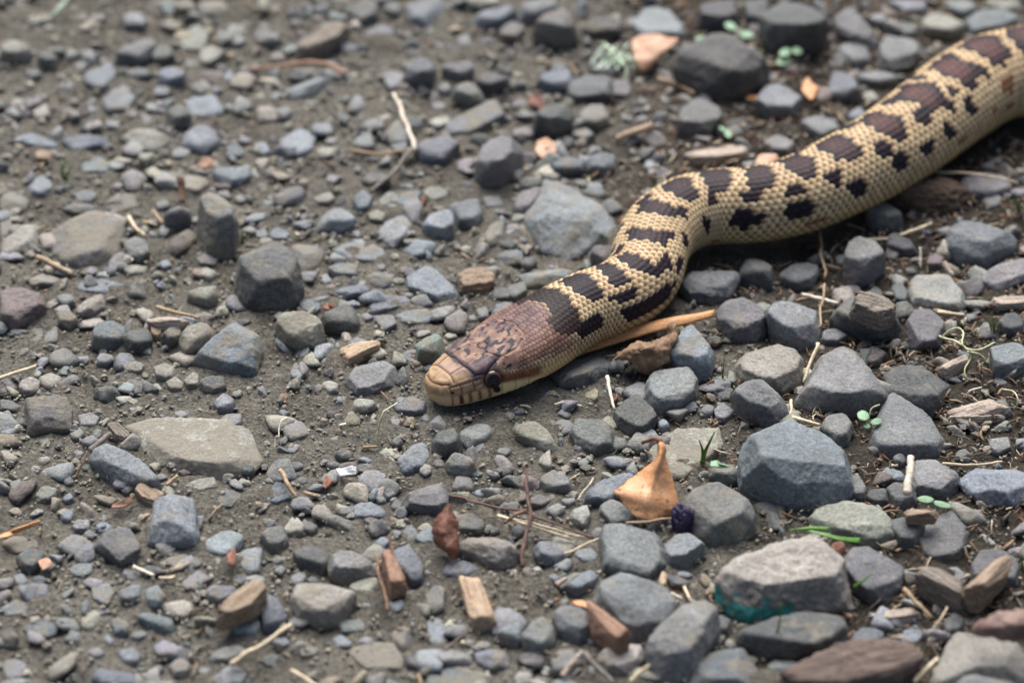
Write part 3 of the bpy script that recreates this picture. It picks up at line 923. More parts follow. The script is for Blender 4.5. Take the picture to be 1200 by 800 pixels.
T(0, 200, """
b .15: 130,80 170,30 230,30 250,80 200,130 140,120
b .1: 0,120 60,90 140,140 120,190 0,200
b .1: 0,220 50,210 60,290 0,330
w .1: 0,340 100,260 190,260 180,330 60,410 0,420
b .15: 340,110 400,90 470,120 430,150 350,150
b .2: 280,185 330,155 440,160 450,190 350,205
g .1: 490,150 560,100 640,120 640,170 560,195 500,190
g .05: 235,310 300,250 400,230 560,280 590,340 560,400 420,450 330,470 260,400 = broad flat grey slab sunk level with the mud, pale twig at its edge
g .3: 580,340 630,305 690,340 700,390 650,430 590,410
w .2: 570,460 620,440 690,450 680,490 600,500
p .15: 765,390 800,320 860,275 925,305 900,350 830,405
g .7: 770,240 830,170 890,180 890,230 830,270 780,280
g .55: 930,150 980,100 1020,120 1080,220 1110,290 1100,370 1040,410 970,340 960,250 = tall grey wedge beside the dark two humped rock
b .4: 990,0 1170,-20 1180,40 1130,80 1080,90 1020,50
w .3: 760,80 820,20 930,20 990,60 940,110 860,100
g .3: 720,150 780,135 800,170 740,190
p .35: 0,560 80,545 200,590 210,640 150,690 70,760 0,720 = large purplish brown angular stone
b .1: 130,510 200,480 290,510 250,540 150,545
b .2: 350,540 430,505 580,530 580,570 470,580 370,570
w .25: 355,660 420,600 480,575 500,630 440,680 370,690
g .4: 260,590 330,575 350,620 300,650
d .4: 260,670 320,650 370,710 330,745 270,720
g .1: 150,740 200,700 270,740 270,800 180,830 100,800
b .4: 430,770 460,710 520,700 590,750 580,810 520,850 430,830
d .5: 575,780 620,750 690,740 710,810 660,870 600,850
d .5: 760,780 800,730 850,740 850,800 790,830
w .45: 840,800 880,730 960,710 1010,770 960,830 880,880
w .6: 870,590 930,550 1010,545 1020,600 980,650 900,620
w .3: 910,490 960,450 1020,480 990,520
g .2: 910,400 970,375 1030,430 1000,450 940,440
w .2: 1010,620 1070,605 1120,630 1060,665
g .2: 870,670 950,655 1020,690 960,720 890,700
b .3: 745,430 780,415 805,445 770,470
g .4: 1125,280 1170,260 1210,280 1190,310
g .35: 405,400 440,375 480,400 440,440
""")
T(300, 200, """
d .45: -105,500 -100,420 -40,385 20,340 80,330 150,380 200,470 215,540 190,600 90,640 0,660 -60,620 = large dark two humped rock standing on the mud
b .1: 150,360 240,350 320,380 300,450 220,480 180,420
b .2: 270,290 330,200 380,165 490,230 440,280 380,300
b .1: 565,290 620,230 720,190 735,250 690,320 590,335 = flat bright blue grey tile shaped stone near the red fleck
b .15: 680,370 740,320 850,335 830,390 740,410
b .4: 780,270 800,220 900,180 930,210 930,290 880,330 800,290
b .2: 900,160 1040,130 1065,220 1030,270 950,270 930,210
b .1: 350,380 480,310 600,370 620,420 560,430 440,420
g .4: 330,460 400,430 480,440 470,510 380,510
b .15: 510,500 570,465 660,490 650,540 590,555 530,535
b .25: 360,570 440,535 530,540 530,580 420,605
b .15: 695,510 770,445 840,460 900,510 945,560 950,600 880,615 780,580 710,550 = smooth blue grey tapered stone beside the knotted brown wood chip
w .2: 785,90 830,70 905,95 890,130 830,150 790,120
b .2: 660,120 740,85 775,110 740,160 690,185 660,160
b .3: 450,140 500,90 545,130 530,190 480,205
w .3: 525,200 570,175 615,215 590,250 540,240
d .4: 495,50 530,5 620,20 630,60 550,85
d .2: 85,120 160,75 240,90 220,140 130,180 80,160
w .3: 270,140 340,95 370,130 350,165 290,170
b .15: 55,280 110,265 170,295 140,325 70,320
b .15: 0,280 50,275 60,315 0,320
g .2: 570,150 620,100 670,110 660,190 600,190
g .1: 1065,310 1110,240 1170,240 1160,310 1090,370
b .1: 1125,400 1170,375 1250,380 1250,440 1160,450
w .5: 95,720 130,665 190,660 300,700 320,770 290,830 220,845 110,800 = pale buff grey block between the striated slab and pale split wood
d .45: 310,690 360,650 460,635 480,720 480,770 380,760 320,750
b .2: 525,620 590,590 700,590 750,620 650,650 540,670
b .25: 650,680 700,660 800,650 840,690 790,730 690,720
g .2: 550,680 640,670 660,720 600,760
b .3: 490,680 520,665 550,690 520,710
b .2: 190,610 280,600 310,640 280,680 220,660
b .3: 1100,650 1160,615 1230,630 1230,690 1180,700 1110,690
g .3: 1030,650 1080,635 1095,690 1050,710
g .4: 985,690 1020,675 1040,705 1000,720
b .2: 860,640 900,630 910,660 870,670
b .2: 300,500 330,480 360,520 320,540
b .25: 410,620 460,605 485,630 440,645
g .2: 1060,120 1140,120 1160,170 1080,180
g .3: 1100,570 1150,540 1210,560 1200,610 1120,610
w .2: 880,770 930,750 945,780 900,795
""")
T(600, 200, """
b .1: 70,190 140,60 220,60 360,120 480,180 490,260 470,330 370,380 260,425 110,370 60,300 = largest flat blue grey slab, lying inside the bend of the snake's neck
g .2: 0,150 70,90 140,70 130,150 80,200 20,220
d .5: 365,380 400,350 470,350 480,420 430,470 380,430
b .1: 10,510 150,470 280,460 290,490 180,550 60,560
g .3: -20,540 60,520 70,570 20,610 -20,600
d .4: 40,430 90,400 120,420 90,470 50,470
g .35: 785,540 830,490 950,475 1060,475 1070,500 1020,590 930,630 830,600 790,560 = grey flat topped stone against the belly where the snake bends
d .5: 1060,490 1100,410 1150,405 1220,470 1220,560 1140,540
g .4: 965,660 1010,610 1090,595 1180,650 1200,740 1140,800 1030,810 980,750 = grey angular stone at the free tip of the tan blade
""")
T(900, 200, """
d .6: 455,200 480,150 550,150 610,210 640,270 590,290 500,270
g .5: 355,490 375,350 430,305 530,380 550,440 500,500 430,550 380,540 = ridged grey stone like a small tent, under the snake's belly side
d .35: 55,500 110,440 200,430 240,470 210,540 130,570 70,540
d .4: 550,320 590,290 680,350 705,385 640,415 560,370
b .3: 835,360 860,270 900,245 1060,270 1165,310 1150,370 1020,460 900,440 840,390 = large flat topped blue grey stone on dark soil
g .25: 1000,490 1100,435 1200,410 1260,420 1220,500 1070,580 1010,550
w .15: 650,540 700,490 860,485 890,540 940,620 930,665 800,650 680,620 = smooth grey stone with a flat sloping top by a pale splinter
d .3: 480,560 500,530 550,590 520,620 480,600
d .3: 575,545 620,520 665,590 650,640 600,620
d .5: 295,680 350,600 430,590 600,620 630,700 620,770 540,800 430,760 330,720 = dark stone carrying a crumbly piece of bark
d .3: 655,700 700,640 770,660 845,730 800,830 700,850 660,790
g .4: 0,680 40,620 120,605 200,650 245,720 230,800 150,850 60,800 10,740 = rounded grey cobble beside a thin upright straw
d .4: 1080,720 1110,670 1170,665 1200,710 1190,780 1120,780 1085,760
p .4: 740,430 780,385 830,420 810,470 750,465
g .2: 1010,130 1050,110 1100,130 1080,170 1030,180
g .3: 890,50 960,20 1120,30 1140,90 1050,130 920,120
g .3: 310,400 370,390 380,430 330,450
d .4: 940,560 990,530 1020,580 980,600
g .2: 670,410 710,405 725,450 680,455
g .4: 920,680 970,665 985,700 930,715
d .4: 640,460 680,450 700,480 660,500
d .4: 260,750 330,735 375,780 330,830 260,820
""")
T(0, 400, """
d .35: 115,290 200,265 310,270 335,310 330,400 250,420 140,450 150,360 = dark stone with white scratches standing on brown mud
b .3: 900,96 1000,0 1100,-96 1220,-32 1228,0 1200,160 1080,168 980,128 = dark striated slab with a sharp tilted face
d .4: 930,190 980,160 1050,170 1060,230 1010,260 950,230
w .35: 725,120 780,100 830,140 800,190 740,190
w .3: 705,210 735,190 765,225 740,250
w .3: 780,190 820,165 860,190 850,240 800,240
w .3: 860,190 900,140 930,150 930,220 880,230
w .35: 570,110 630,90 680,110 660,160 590,150
g .4: 450,90 470,50 510,60 540,90 500,120 460,115
w .3: 90,190 140,165 190,180 180,230 120,260 95,230
w .04: 590,400 660,365 900,390 1080,470 1200,500 1230,560 1180,620 1050,650 880,620 750,560 640,470 = broad pale mud smeared slab, almost flush with the track
b .3: 410,520 500,480 600,520 640,590 780,700 770,730 640,680 540,600 430,560 = long blue grey blade of stone with a dark twig at one end
g .2: 360,350 420,330 475,360 450,400 380,400
g .2: 325,420 370,400 400,430 370,465 330,450
g .4: 380,460 430,440 460,470 430,500 390,490
w .3: 160,720 200,675 270,690 260,740 210,765 170,750
b .3: 290,740 330,705 345,740 310,760
b .35: 1000,290 1050,240 1100,280 1090,320 1030,340
g .4: 1030,400 1060,340 1130,340 1130,400 1090,430 1040,440
w .2: 860,680 930,640 1010,630 1020,680 940,710
d .4: 1100,600 1130,560 1190,590 1190,640 1120,625
w .5: 1100,680 1130,640 1180,670 1150,690
d .15: 1010,740 1080,690 1150,720 1090,780 1030,780
w .15: 1100,510 1150,490 1210,510 1180,540 1110,540
d .3: 0,270 60,280 110,320 60,330 0,330
g .3: 0,340 40,320 70,370 20,385 0,380
d .3: 65,370 110,355 145,375 110,400 75,395
b .2: 0,400 50,390 90,410 60,435 0,440
p .2: 830,610 870,595 900,615 870,630
g .2: 720,630 760,615 790,640 750,655
d .4: 290,650 330,630 350,670 310,690
g .3: 40,660 90,640 115,690 70,710
g .2: 810,340 850,320 885,345 850,365
""")
T(300, 400, """
g .25: 430,190 470,120 600,85 670,150 640,200 540,250 480,260 440,220 = grey stone with a chipped top in front of the snake's snout
n .5: 750,50 770,0 840,-40 880,0 885,50 860,100 800,110 760,90 = greenish grey rough stone touching the snake's head
g .4: 780,120 815,105 840,130 800,150
w .5: 445,300 490,265 550,280 570,310 520,350 460,340
b .2: 640,290 720,250 800,290 800,330 730,345 660,330
g .1: 520,420 580,370 640,345 680,380 640,420 560,430
d .5: 820,490 860,430 930,405 960,450 950,510 900,550 840,530
g .45: 885,560 930,520 990,530 1030,590 1000,640 920,630 890,590
g .2: 955,430 1010,390 1100,390 1110,450 1060,490 1000,510 960,470
b .15: 650,570 720,490 800,465 810,540 780,610 690,620 = flat blue grey stone sunk in mud between the white flake and snake's chin
d .3: 830,570 860,545 885,570 880,600 840,600
g .3: 1065,470 1095,445 1115,470 1105,500 1075,495
g .3: 1110,400 1130,370 1165,370 1160,430 1120,430
g .3: 1130,510 1165,490 1200,510 1170,540 1140,535
d .4: 1110,600 1150,590 1180,610 1140,630
b .2: 1020,700 1060,690 1095,710 1060,730 1025,720
g .35: 695,740 780,690 850,665 900,700 900,760 860,810 760,810 700,790 = grey stone at the tip of the upright red brown leaf
g .2: 120,400 150,365 220,380 260,440 190,470 140,460
b .1: 45,620 90,550 150,540 190,600 190,650 90,660 50,650
b .2: 40,740 90,660 140,665 170,740 100,770 50,770
d .4: 370,530 400,500 455,510 450,560 400,565
d .2: 470,580 520,570 575,590 530,620 480,610
w .3: 305,200 340,180 385,200 380,240 340,250
b .4: 375,265 395,255 410,290 400,305 380,290
d .3: 70,170 100,150 140,170 130,205 90,205
g .3: 300,100 330,70 350,95 330,120
b .3: 105,330 130,315 155,335 130,360
g .2: 150,500 190,475 210,490 180,530 150,525
g .2: 590,700 620,680 655,710 620,740
g .3: 550,730 580,710 610,745 580,765
d .3: 630,770 660,735 690,760 680,800 640,800
b .2: 440,790 480,750 540,750 605,790 600,830 450,830
d .3: 150,570 200,560 230,590 190,610
d .3: 190,650 220,630 245,655 220,680
b .25: 470,550 510,540 555,560 530,575
g .3: 770,360 800,340 820,365 800,390
d .4: 640,460 660,445 690,470 670,505 640,495
g .4: 340,460 370,445 390,460 370,485
""")
T(600, 400, """
g .35: 630,200 650,160 720,140 830,125 885,205 870,240 780,320 700,350 630,300 = faceted grey stone just below the curled brown leaf
d .3: 475,340 510,290 580,245 640,300 690,380 680,410 610,460 560,430 490,380 = dark stone at the stalk end of the orange leaf
d .3: 270,410 310,355 370,350 440,380 470,430 475,510 400,540 300,480 = dark rounded stone with a pale edge, alone in mud by the snake's chin
w .3: 0,410 70,385 120,380 200,450 220,520 140,510 20,450 = pale speckled stone by the top of the upright red twig
g .35: 130,650 190,600 270,650 285,700 200,720 140,690
b .3: 340,730 420,660 540,610 580,640 500,720 450,770 350,760 = smooth grey stone tucked under one edge of the orange leaf
g .3: 400,780 460,740 510,750 600,850 480,880
w .1: 620,520 700,460 780,400 980,400 990,490 940,540 870,600 840,650 740,640 720,560 = flat pale slab behind the orange leaf with a grass tuft on it
w .3: 1040,90 1100,60 1230,20 1330,50 1370,100 1350,190 1280,245 1130,210 1050,170 = pale grey blocky stone beside the slanting straw
g .45: 1030,260 1080,200 1150,170 1240,230 1290,330 1270,380 1190,410 1080,340 = peaked grey stone between the pale block and biggest boulder
g .3: 950,320 990,285 1050,340 1000,385 960,370
d .2: 935,240 980,220 1040,215 1020,280 960,270
g .4: 870,330 920,290 950,310 940,360 890,350
b .5: 685,380 710,360 740,400 720,430 690,430
w .3: 695,440 730,420 745,435 720,455
b .4: 720,90 740,30 800,-60 850,-80 900,-20 950,60 930,150 870,190 800,150 = blue grey pointed stone leaning behind the curled brown leaf
g .1: 170,160 250,90 320,75 460,110 500,140 430,190 300,220 200,220
g .2: 210,340 240,310 280,340 260,365
d .3: 0,310 50,305 55,340 10,350
g .35: 80,740 130,715 200,745 150,780 90,780
g .3: 230,740 290,725 300,755 260,780
w .3: 270,800 350,760 370,820 340,880 290,860
g .35: 160,790 220,755 250,790 200,830
g .35: 800,760 860,690 920,660 1020,680 1100,750 1140,830 1130,890 1060,950 960,960 850,900 = rounded grey boulder next to the dark purple scrap
n .5: 930,600 960,570 1050,590 1070,650 1000,680 930,650
""")
T(900, 400, """
g .3: 120,290 180,180 250,50 330,15 400,50 450,130 510,240 530,310 430,340 330,330 200,320 = tall triangular grey stone right behind the seedling
d .2: 520,150 600,120 680,100 780,160 840,220 810,310 770,360 700,320 560,260 = broad dark stone beside the bleached fibrous wood
g .2: 480,480 510,340 540,270 600,245 680,280 760,370 830,480 820,560 700,550 580,550 500,520 = domed grey stone between the seedling and the stubby pale twig
b .35: -130,560 -110,480 0,425 120,378 250,430 310,500 370,600 390,740 330,770 150,800 0,750 -110,660 = biggest blue grey boulder, with a dark overhung underside
g .4: 245,400 270,350 360,335 400,400 370,490 320,510 300,470
g .3: 370,620 430,630 465,690 450,750 390,740
b .3: 530,620 560,590 640,620 640,655 560,660
g .4: 555,680 600,660 690,690 700,750 650,800 590,790
d .4: 460,740 490,690 550,680 570,760 510,790
g .3: 670,640 690,550 780,550 890,620 890,690 820,740 700,720 = smooth grey stone beside the stubby pale twig
b .2: 890,640 960,605 1180,610 1260,650 1220,740 1130,780 1010,760 950,720 = wide flat blue grey stone with a clod of soil on it
g .4: 590,540 620,520 650,545 630,590 595,580
g .3: 1035,460 1130,440 1150,500 1080,540 1045,530
b .3: 1155,460 1210,450 1220,510 1170,500
g .3: 880,520 920,500 970,550 940,575 870,570
b .4: 1050,30 1100,0 1200,20 1230,100 1150,180 1070,160
p .3: 440,50 500,20 555,60 520,110 470,130
g .3: 1050,190 1090,170 1130,200 1090,215
b .4: 310,480 350,460 385,480 360,510 320,505
""")
T(0, 600, """
b .2: 690,140 725,-40 760,-75 900,-75 935,120 920,165 850,170 740,165 = squarish blue grey stone with a straight cut front
d .3: 430,150 500,90 600,70 650,150 640,220 570,265 520,220 = dark grey star shaped stone next to the squarish blue grey stone
d .35: 75,220 140,160 210,190 200,240 150,290 100,260
b .25: 320,270 360,240 440,240 430,290 390,315 340,300
b .2: 960,140 1070,75 1150,120 1120,180 1040,220 970,190
b .2: 1110,200 1160,170 1230,170 1220,290 1170,300 1125,260
g .1: 760,220 850,190 950,230 930,260 800,260
g .1: 850,330 930,270 990,310 930,360 860,360
b .25: 555,390 600,350 660,330 670,400 620,440 570,430
b .3: 680,360 740,340 780,400 750,460 690,440
b .4: 640,490 690,465 750,490 820,520 810,580 750,575 680,530
b .4: 510,520 550,490 600,540 600,590 540,590
g .4: 610,590 660,550 695,580 650,610
b .3: 550,650 620,630 665,680 650,720 580,710
b .1: 130,340 170,315 220,340 220,400 150,380
b .2: 65,300 100,280 130,320 110,355 75,340
g .1: 430,340 500,320 540,390 500,440 430,400
b .1: 0,450 70,410 140,430 120,480 30,490
b .1: 100,540 180,505 280,530 270,570 150,580
d .5: 0,580 50,550 90,590 70,650 10,650
g .2: 10,700 80,680 130,720 100,790 20,800
g .3: 400,650 470,630 490,660 450,690
b .35: 420,760 480,730 600,750 660,790 640,840 480,830
g .3: 790,720 840,680 890,710 880,770 820,780
b .4: 960,370 1000,340 1100,345 1110,400 1040,450 980,420
b .3: 1070,540 1120,480 1200,450 1220,550 1200,600 1120,580
w .25: 970,680 1060,630 1130,620 1150,660 1080,700 990,705
g .2: 1030,740 1090,710 1160,760 1130,820 1050,810
g .4: 920,740 960,725 990,750 950,780
d .3: 710,740 740,710 770,730 750,760
b .3: 450,60 490,40 530,70 500,110 460,100
g .3: 330,60 370,30 420,40 420,90 350,95
g .4: 385,110 420,80 450,110 430,140 400,135
b .3: 280,10 310,-20 345,0 330,50 295,45
d .2: 590,290 630,270 670,290 640,330 600,325
g .1: 0,140 70,110 170,130 180,160 60,190
b .3: 480,580 510,570 540,620 510,635
d .3: 1090,300 1130,290 1165,320 1130,350 1095,340
""")
T(300, 600, """
w .4: 165,420 190,340 300,330 440,360 470,390 430,460 380,520 290,545 200,500 = big olive stained boulder at the end of the long tan straw
g .5: 345,230 400,180 470,180 560,270 560,300 480,340 390,335 350,300 = rounded grey stone beside the red brown bark splinters
d .4: 165,190 250,150 340,210 345,270 310,300 210,260
w .3: 430,350 500,315 570,300 580,360 530,405 450,390
b .3: 620,190 690,155 750,180 790,250 780,340 730,360 680,290 640,240
w .35: 945,150 1000,115 1100,115 1190,140 1240,210 1200,250 1140,280 1090,220 960,190 = pale olive stone at the foot of the upright red brown leaf
b .3: 860,290 900,240 970,225 1040,260 1045,300 960,315 880,315 = smooth oval stone at the top end of the pale split wood chip
b .2: 740,120 790,75 830,70 840,150 790,170
d .3: 770,200 810,175 850,195 830,220 780,225
b .25: 480,460 520,410 570,400 580,430 530,465
b .3: 620,420 690,405 690,450 660,490 630,460
g .3: 700,380 740,360 760,390 730,425
g .2: 790,400 840,330 880,340 880,460 830,480 800,460
b .1: 800,500 850,485 890,530 900,610 840,640 810,600
b .1: 620,570 680,530 730,540 730,620 690,660 630,610
g .1: 430,650 540,610 640,610 700,690 680,740 500,740 450,690
d .35: 700,680 740,665 780,710 760,745 710,725
b .15: 355,590 400,570 450,610 440,635 380,630
w .3: 200,650 250,620 300,640 270,690 220,690
b .1: 800,750 950,720 1100,760 1100,830 800,830
b .2: 1020,660 1080,640 1170,645 1200,730 1100,745 1040,710
g .3: 840,680 920,640 1000,660 1020,720 900,730 840,710
b .5: 1140,600 1190,535 1240,515 1255,560 1230,640 1160,610
g .4: 20,110 60,70 130,65 150,130 120,190 60,190
d .4: 205,80 250,40 290,70 270,110 220,100
d .3: 940,20 1000,0 1080,60 1050,110 960,100
d .3: 1060,80 1110,60 1150,90 1100,110
b .3: 10,460 50,380 110,410 150,490 110,560 40,570
g .2: 380,510 500,500 510,560 400,570
b .3: 550,150 590,110 630,140 600,175
g .3: 160,310 200,275 240,300 220,350 170,350
g .3: 235,320 270,295 300,325 260,340
d .3: 70,220 110,205 130,235 90,250
g .3: 80,280 110,245 140,260 120,300
g .2: 30,680 80,660 130,690 100,730 40,720
b .2: 70,600 140,580 160,620 110,640
w .4: 160,90 190,80 215,100 180,125
""")
T(600, 600, """
g .25: 400,200 420,90 510,55 690,105 730,195 710,270 660,340 580,290 480,290 410,250 = flat faced grey boulder in front of the orange leaf
g .35: 385,390 430,320 520,285 620,320 720,380 790,470 780,560 720,610 600,610 540,590 440,490 390,430 = big rounded grey boulder with the orange brown sliver leaning on it
b .35: 715,160 760,100 850,100 910,160 840,200 800,260 760,270 720,230
d .35: 700,280 760,290 830,330 820,370 760,360
g .4: 620,660 700,600 790,500 800,440 900,420 955,475 930,560 860,660 820,790 720,790 640,710 = long dark grey ledge of stone under the big rounded boulder
b .1: 820,790 880,660 960,640 1080,660 1160,740 1180,830 820,830 = smooth blue grey stone below the wedge with the turquoise painted neighbour
b .4: 100,170 140,130 200,140 250,190 240,240 180,250 120,220
b .3: 290,210 310,175 370,165 405,210 390,240 330,250
b .35: 260,370 320,290 370,270 405,300 370,350 300,395
g .4: 190,480 230,440 330,440 380,500 370,570 310,625 230,580
g .35: 50,600 90,520 140,485 200,550 200,610 130,680 70,640
b .2: 180,690 220,640 290,640 330,700 280,770 190,770
w .4: 400,680 460,620 600,620 620,680 560,770 460,780
g .4: 930,520 980,480 1025,510 1020,570 970,600
b .3: 170,300 200,285 225,310 200,330
w .3: 90,260 120,250 145,280 120,300
b .4: 350,590 380,580 430,590 420,620 360,625
d .3: 1000,620 1030,600 1050,630 1020,650
d .3: 0,70 40,55 60,90 30,130 0,125
b .3: 775,280 810,275 850,290 830,310 780,305
""")
T(900, 600, """
w .42: -230,340 -170,260 0,160 100,130 200,105 240,120 280,200 360,290 425,390 410,440 300,460 0,490 -150,470 -230,410 = large pale wedge of stone with turquoise paint on its underside
w .3: 190,40 220,0 320,-50 480,-20 600,70 605,120 520,160 400,130 260,90 = pale rounded stone with a long grass blade across its front
g .3: 340,250 400,170 490,155 630,240 620,340 570,420 490,430 420,370 = grey angular stone touching the sharp end of the painted wedge
d .4: 570,40 630,25 740,40 720,100 680,180 620,170 600,130
g .15: 690,150 720,100 800,20 880,-10 960,110 930,170 860,240 770,240 720,200 = five sided grey stone behind the two driftwood chips
d .3: 955,250 1000,180 1090,165 1150,210 1180,270 1170,360 1050,370 960,330
g .2: 800,260 880,250 940,310 930,350 850,330
b .3: 390,590 440,540 540,545 550,590 480,640 400,650
b .2: 600,570 700,520 740,570 700,620 630,620
w .1: 760,800 830,680 870,560 920,560 1000,610 1200,650 1260,830 760,830 = large pale mottled boulder beside the mauve brown leaf
d .3: 820,520 870,470 920,500 910,560 830,590
d .45: 0,540 60,490 250,470 360,500 370,620 300,670 160,690 0,690 -140,600 -130,550 = long dark stone directly below the painted wedge
b .2: 0,700 120,690 200,730 60,770 0,760
w .2: 910,500 945,490 965,520 930,540
""")
def poly_area(p):
    A = np.array(p); x, y = A[:, 0], A[:, 1]
    return .5 * abs(np.dot(x, np.roll(y, 1)) - np.dot(y, np.roll(x, 1)))
STONES.sort(key=lambda s: -poly_area(s[2]))

def rooted(name, V, F, material, loc=None, parent=None, smooth=True):
    V = np.asarray(V)
    loc = np.array([*V.mean(0)[:2], V[:, 2].min()]) if loc is None else np.asarray(loc)
    o = new_mesh(name, V - loc, F, material, parent, smooth)
    o.location = loc
    return o
LAND = []                                                  # (px, py, phrase) for naming neighbours
def landmark(x, y, phrase): LAND.append((x, y, phrase))
stone_rest, plain = [], []
for k, (c, f, poly, lab) in enumerate(STONES):
    rng = np.random.RandomState(1000 + k)
    A = poly_area(poly)
    P, gz = outline_points(poly, f, rng)
    lvl = 6 if A > 6500 else 5 if A > 1250 else 4
    if k >= 300:
        stone_rest.append((c, P, rng)); continue
    V, F = rock_mesh(P, rng, lvl, rough=(1.0 if f > .12 else .7) * rng.uniform(.7, 1.3))
    cen = np.array([*P.mean(0)[:2], gz])
    o = rooted("stone", V, F, M_TEAL if 'turquoise paint on' in lab else M_STONE, cen)
    t = np.array(TINT[c]) * rng.uniform(.66, 1.16) * (1 + rng.uniform(-.05, .05, 3))
    o["tint"] = [float(q) for q in t]
    sm_ = float(soil_mask(np.array([cen[0]]), np.array([cen[1]]))[0])
    o["dust"] = float(np.clip((.72 - .45 * sm_) * rng.uniform(.5, 1.25) + (.25 if f <= .12 else 0), 0, 1))
    pc = np.array(poly).mean(0)
    if lab:
        tag(o, lab, "stone", "gravel stones")
    else:
        plain.append((o, c, f, pc, A))

# ------------------------------------------------------------------ twigs, leaves, wood
def tube_mesh(P, R, sides=8, wob=0.0, seed=0, flat=1.0):
    P = np.asarray(P, float); n = len(P)
    R = np.broadcast_to(np.asarray(R, float), (n,)).copy()
    T_ = np.gradient(P, axis=0); T_ /= np.linalg.norm(T_, axis=1)[:, None] + 1e-12
    ref = np.where(np.abs(T_[:, 2:3]) > .9, np.array([[1.0, 0, 0]]), np.array([[0, 0, 1.0]]))
    A = np.cross(T_, ref); A /= np.linalg.norm(A, axis=1)[:, None]
    B = np.cross(A, T_)
    ang = np.linspace(0, 2 * math.pi, sides, endpoint=False)
    V = P[:, None] + (A[:, None] * np.cos(ang)[None, :, None] + B[:, None] * np.sin(ang)[None, :, None] * flat) * R[:, None, None]
    if wob:
        q = perlin(V * 900 + seed * 3.7) + .6 * perlin(V * 300 + seed)
        V = P[:, None] + (V - P[:, None]) * (1 + wob * q)[..., None]
    V = V.reshape(-1, 3)
    F = []
    for i in range(n - 1):
        for j in range(sides):
            a, b_ = i * sides + j, i * sides + (j + 1) % sides
            F.append((a, b_, b_ + sides, a + sides))
    F.append(tuple(range(sides))[::-1]); F.append(tuple(range((n - 1) * sides, n * sides)))
    return V, F
def px_path(pts, n=6):
    """pts: (px, py, height in mm) -> smooth world path lying at that height above the ground"""
    W = np.array([atg(x, y, h * .001) for x, y, h in pts])
    if len(W) == 2: W = np.vstack([W[0], W.mean(0), W[1]])
    return catmull(W, n)
_tw = [0]
def twig(name, label, pts, rpx, material, cat="twig", wob=.18, taper=(1, .75), flat=1.0, group=None, n=6, bend=.05):
    _tw[0] += 1
    W = px_path(pts, n)
    L = np.linalg.norm(W[-1] - W[0])
    rs = np.random.RandomState(_tw[0])
    t = np.linspace(0, 1, len(W))
    off = fbm(np.stack([t * 3, 0 * t + _tw[0] * 1.7, 0 * t], -1), 2)
    W[:, 0] += off * bend * L; W[:, 2] += np.abs(off) * bend * L * .5
    s = pxm(pts[0][0], pts[0][1])
    R = rpx * .88 / s * np.linspace(taper[0], taper[1], len(W)) * (1 + .16 * perlin(np.stack([t * 6, 0 * t + _tw[0] * .9, 0 * t + 4], -1)))
    V, F = tube_mesh(W, R, 8, wob, _tw[0], flat)
    o = rooted(name, V, F, material)
    tag(o, label, cat, group)
    return o
def chip(name, label, poly, f, material, cat="wood chip", lift=0.0, sharp=70, rough=1.2, level=5, seed=None, group=None):
    rng = np.random.RandomState(int(abs(poly[0][0] * 7 + poly[0][1])) if seed is None else seed)
    P, gz = outline_points(poly, f, rng, lift * .001)
    V, F = rock_mesh(P, rng, level, sharp, rough, 3)
    # split grain: shallow grooves along the long side
    c = V.mean(0); u, s_, vt = np.linalg.svd(V - c, full_matrices=False)
    ax = vt[0]; size = s_[0] / math.sqrt(len(V))
    q = V - c; q = q - np.outer(q @ ax, ax) * .93
    g = perlin(q / size * 3.0 + 5) + .6 * perlin(q / size * 7 + 1)
    d = V - c
    V = V + d * (.07 * g)[:, None]
    o = rooted(name, V, F, material)
    ux = Vector(ax).normalized(); uy = Vector((0, 0, 1)).cross(ux).normalized(); uz = ux.cross(uy)
    Rm = Matrix((ux, uy, uz)).transposed()                 # long side along the object's own x, so the grain follows it
    o.data.transform(Rm.inverted().to_4x4()); o.rotation_euler = Rm.to_euler()
    tag(o, label, cat, group)
    return o
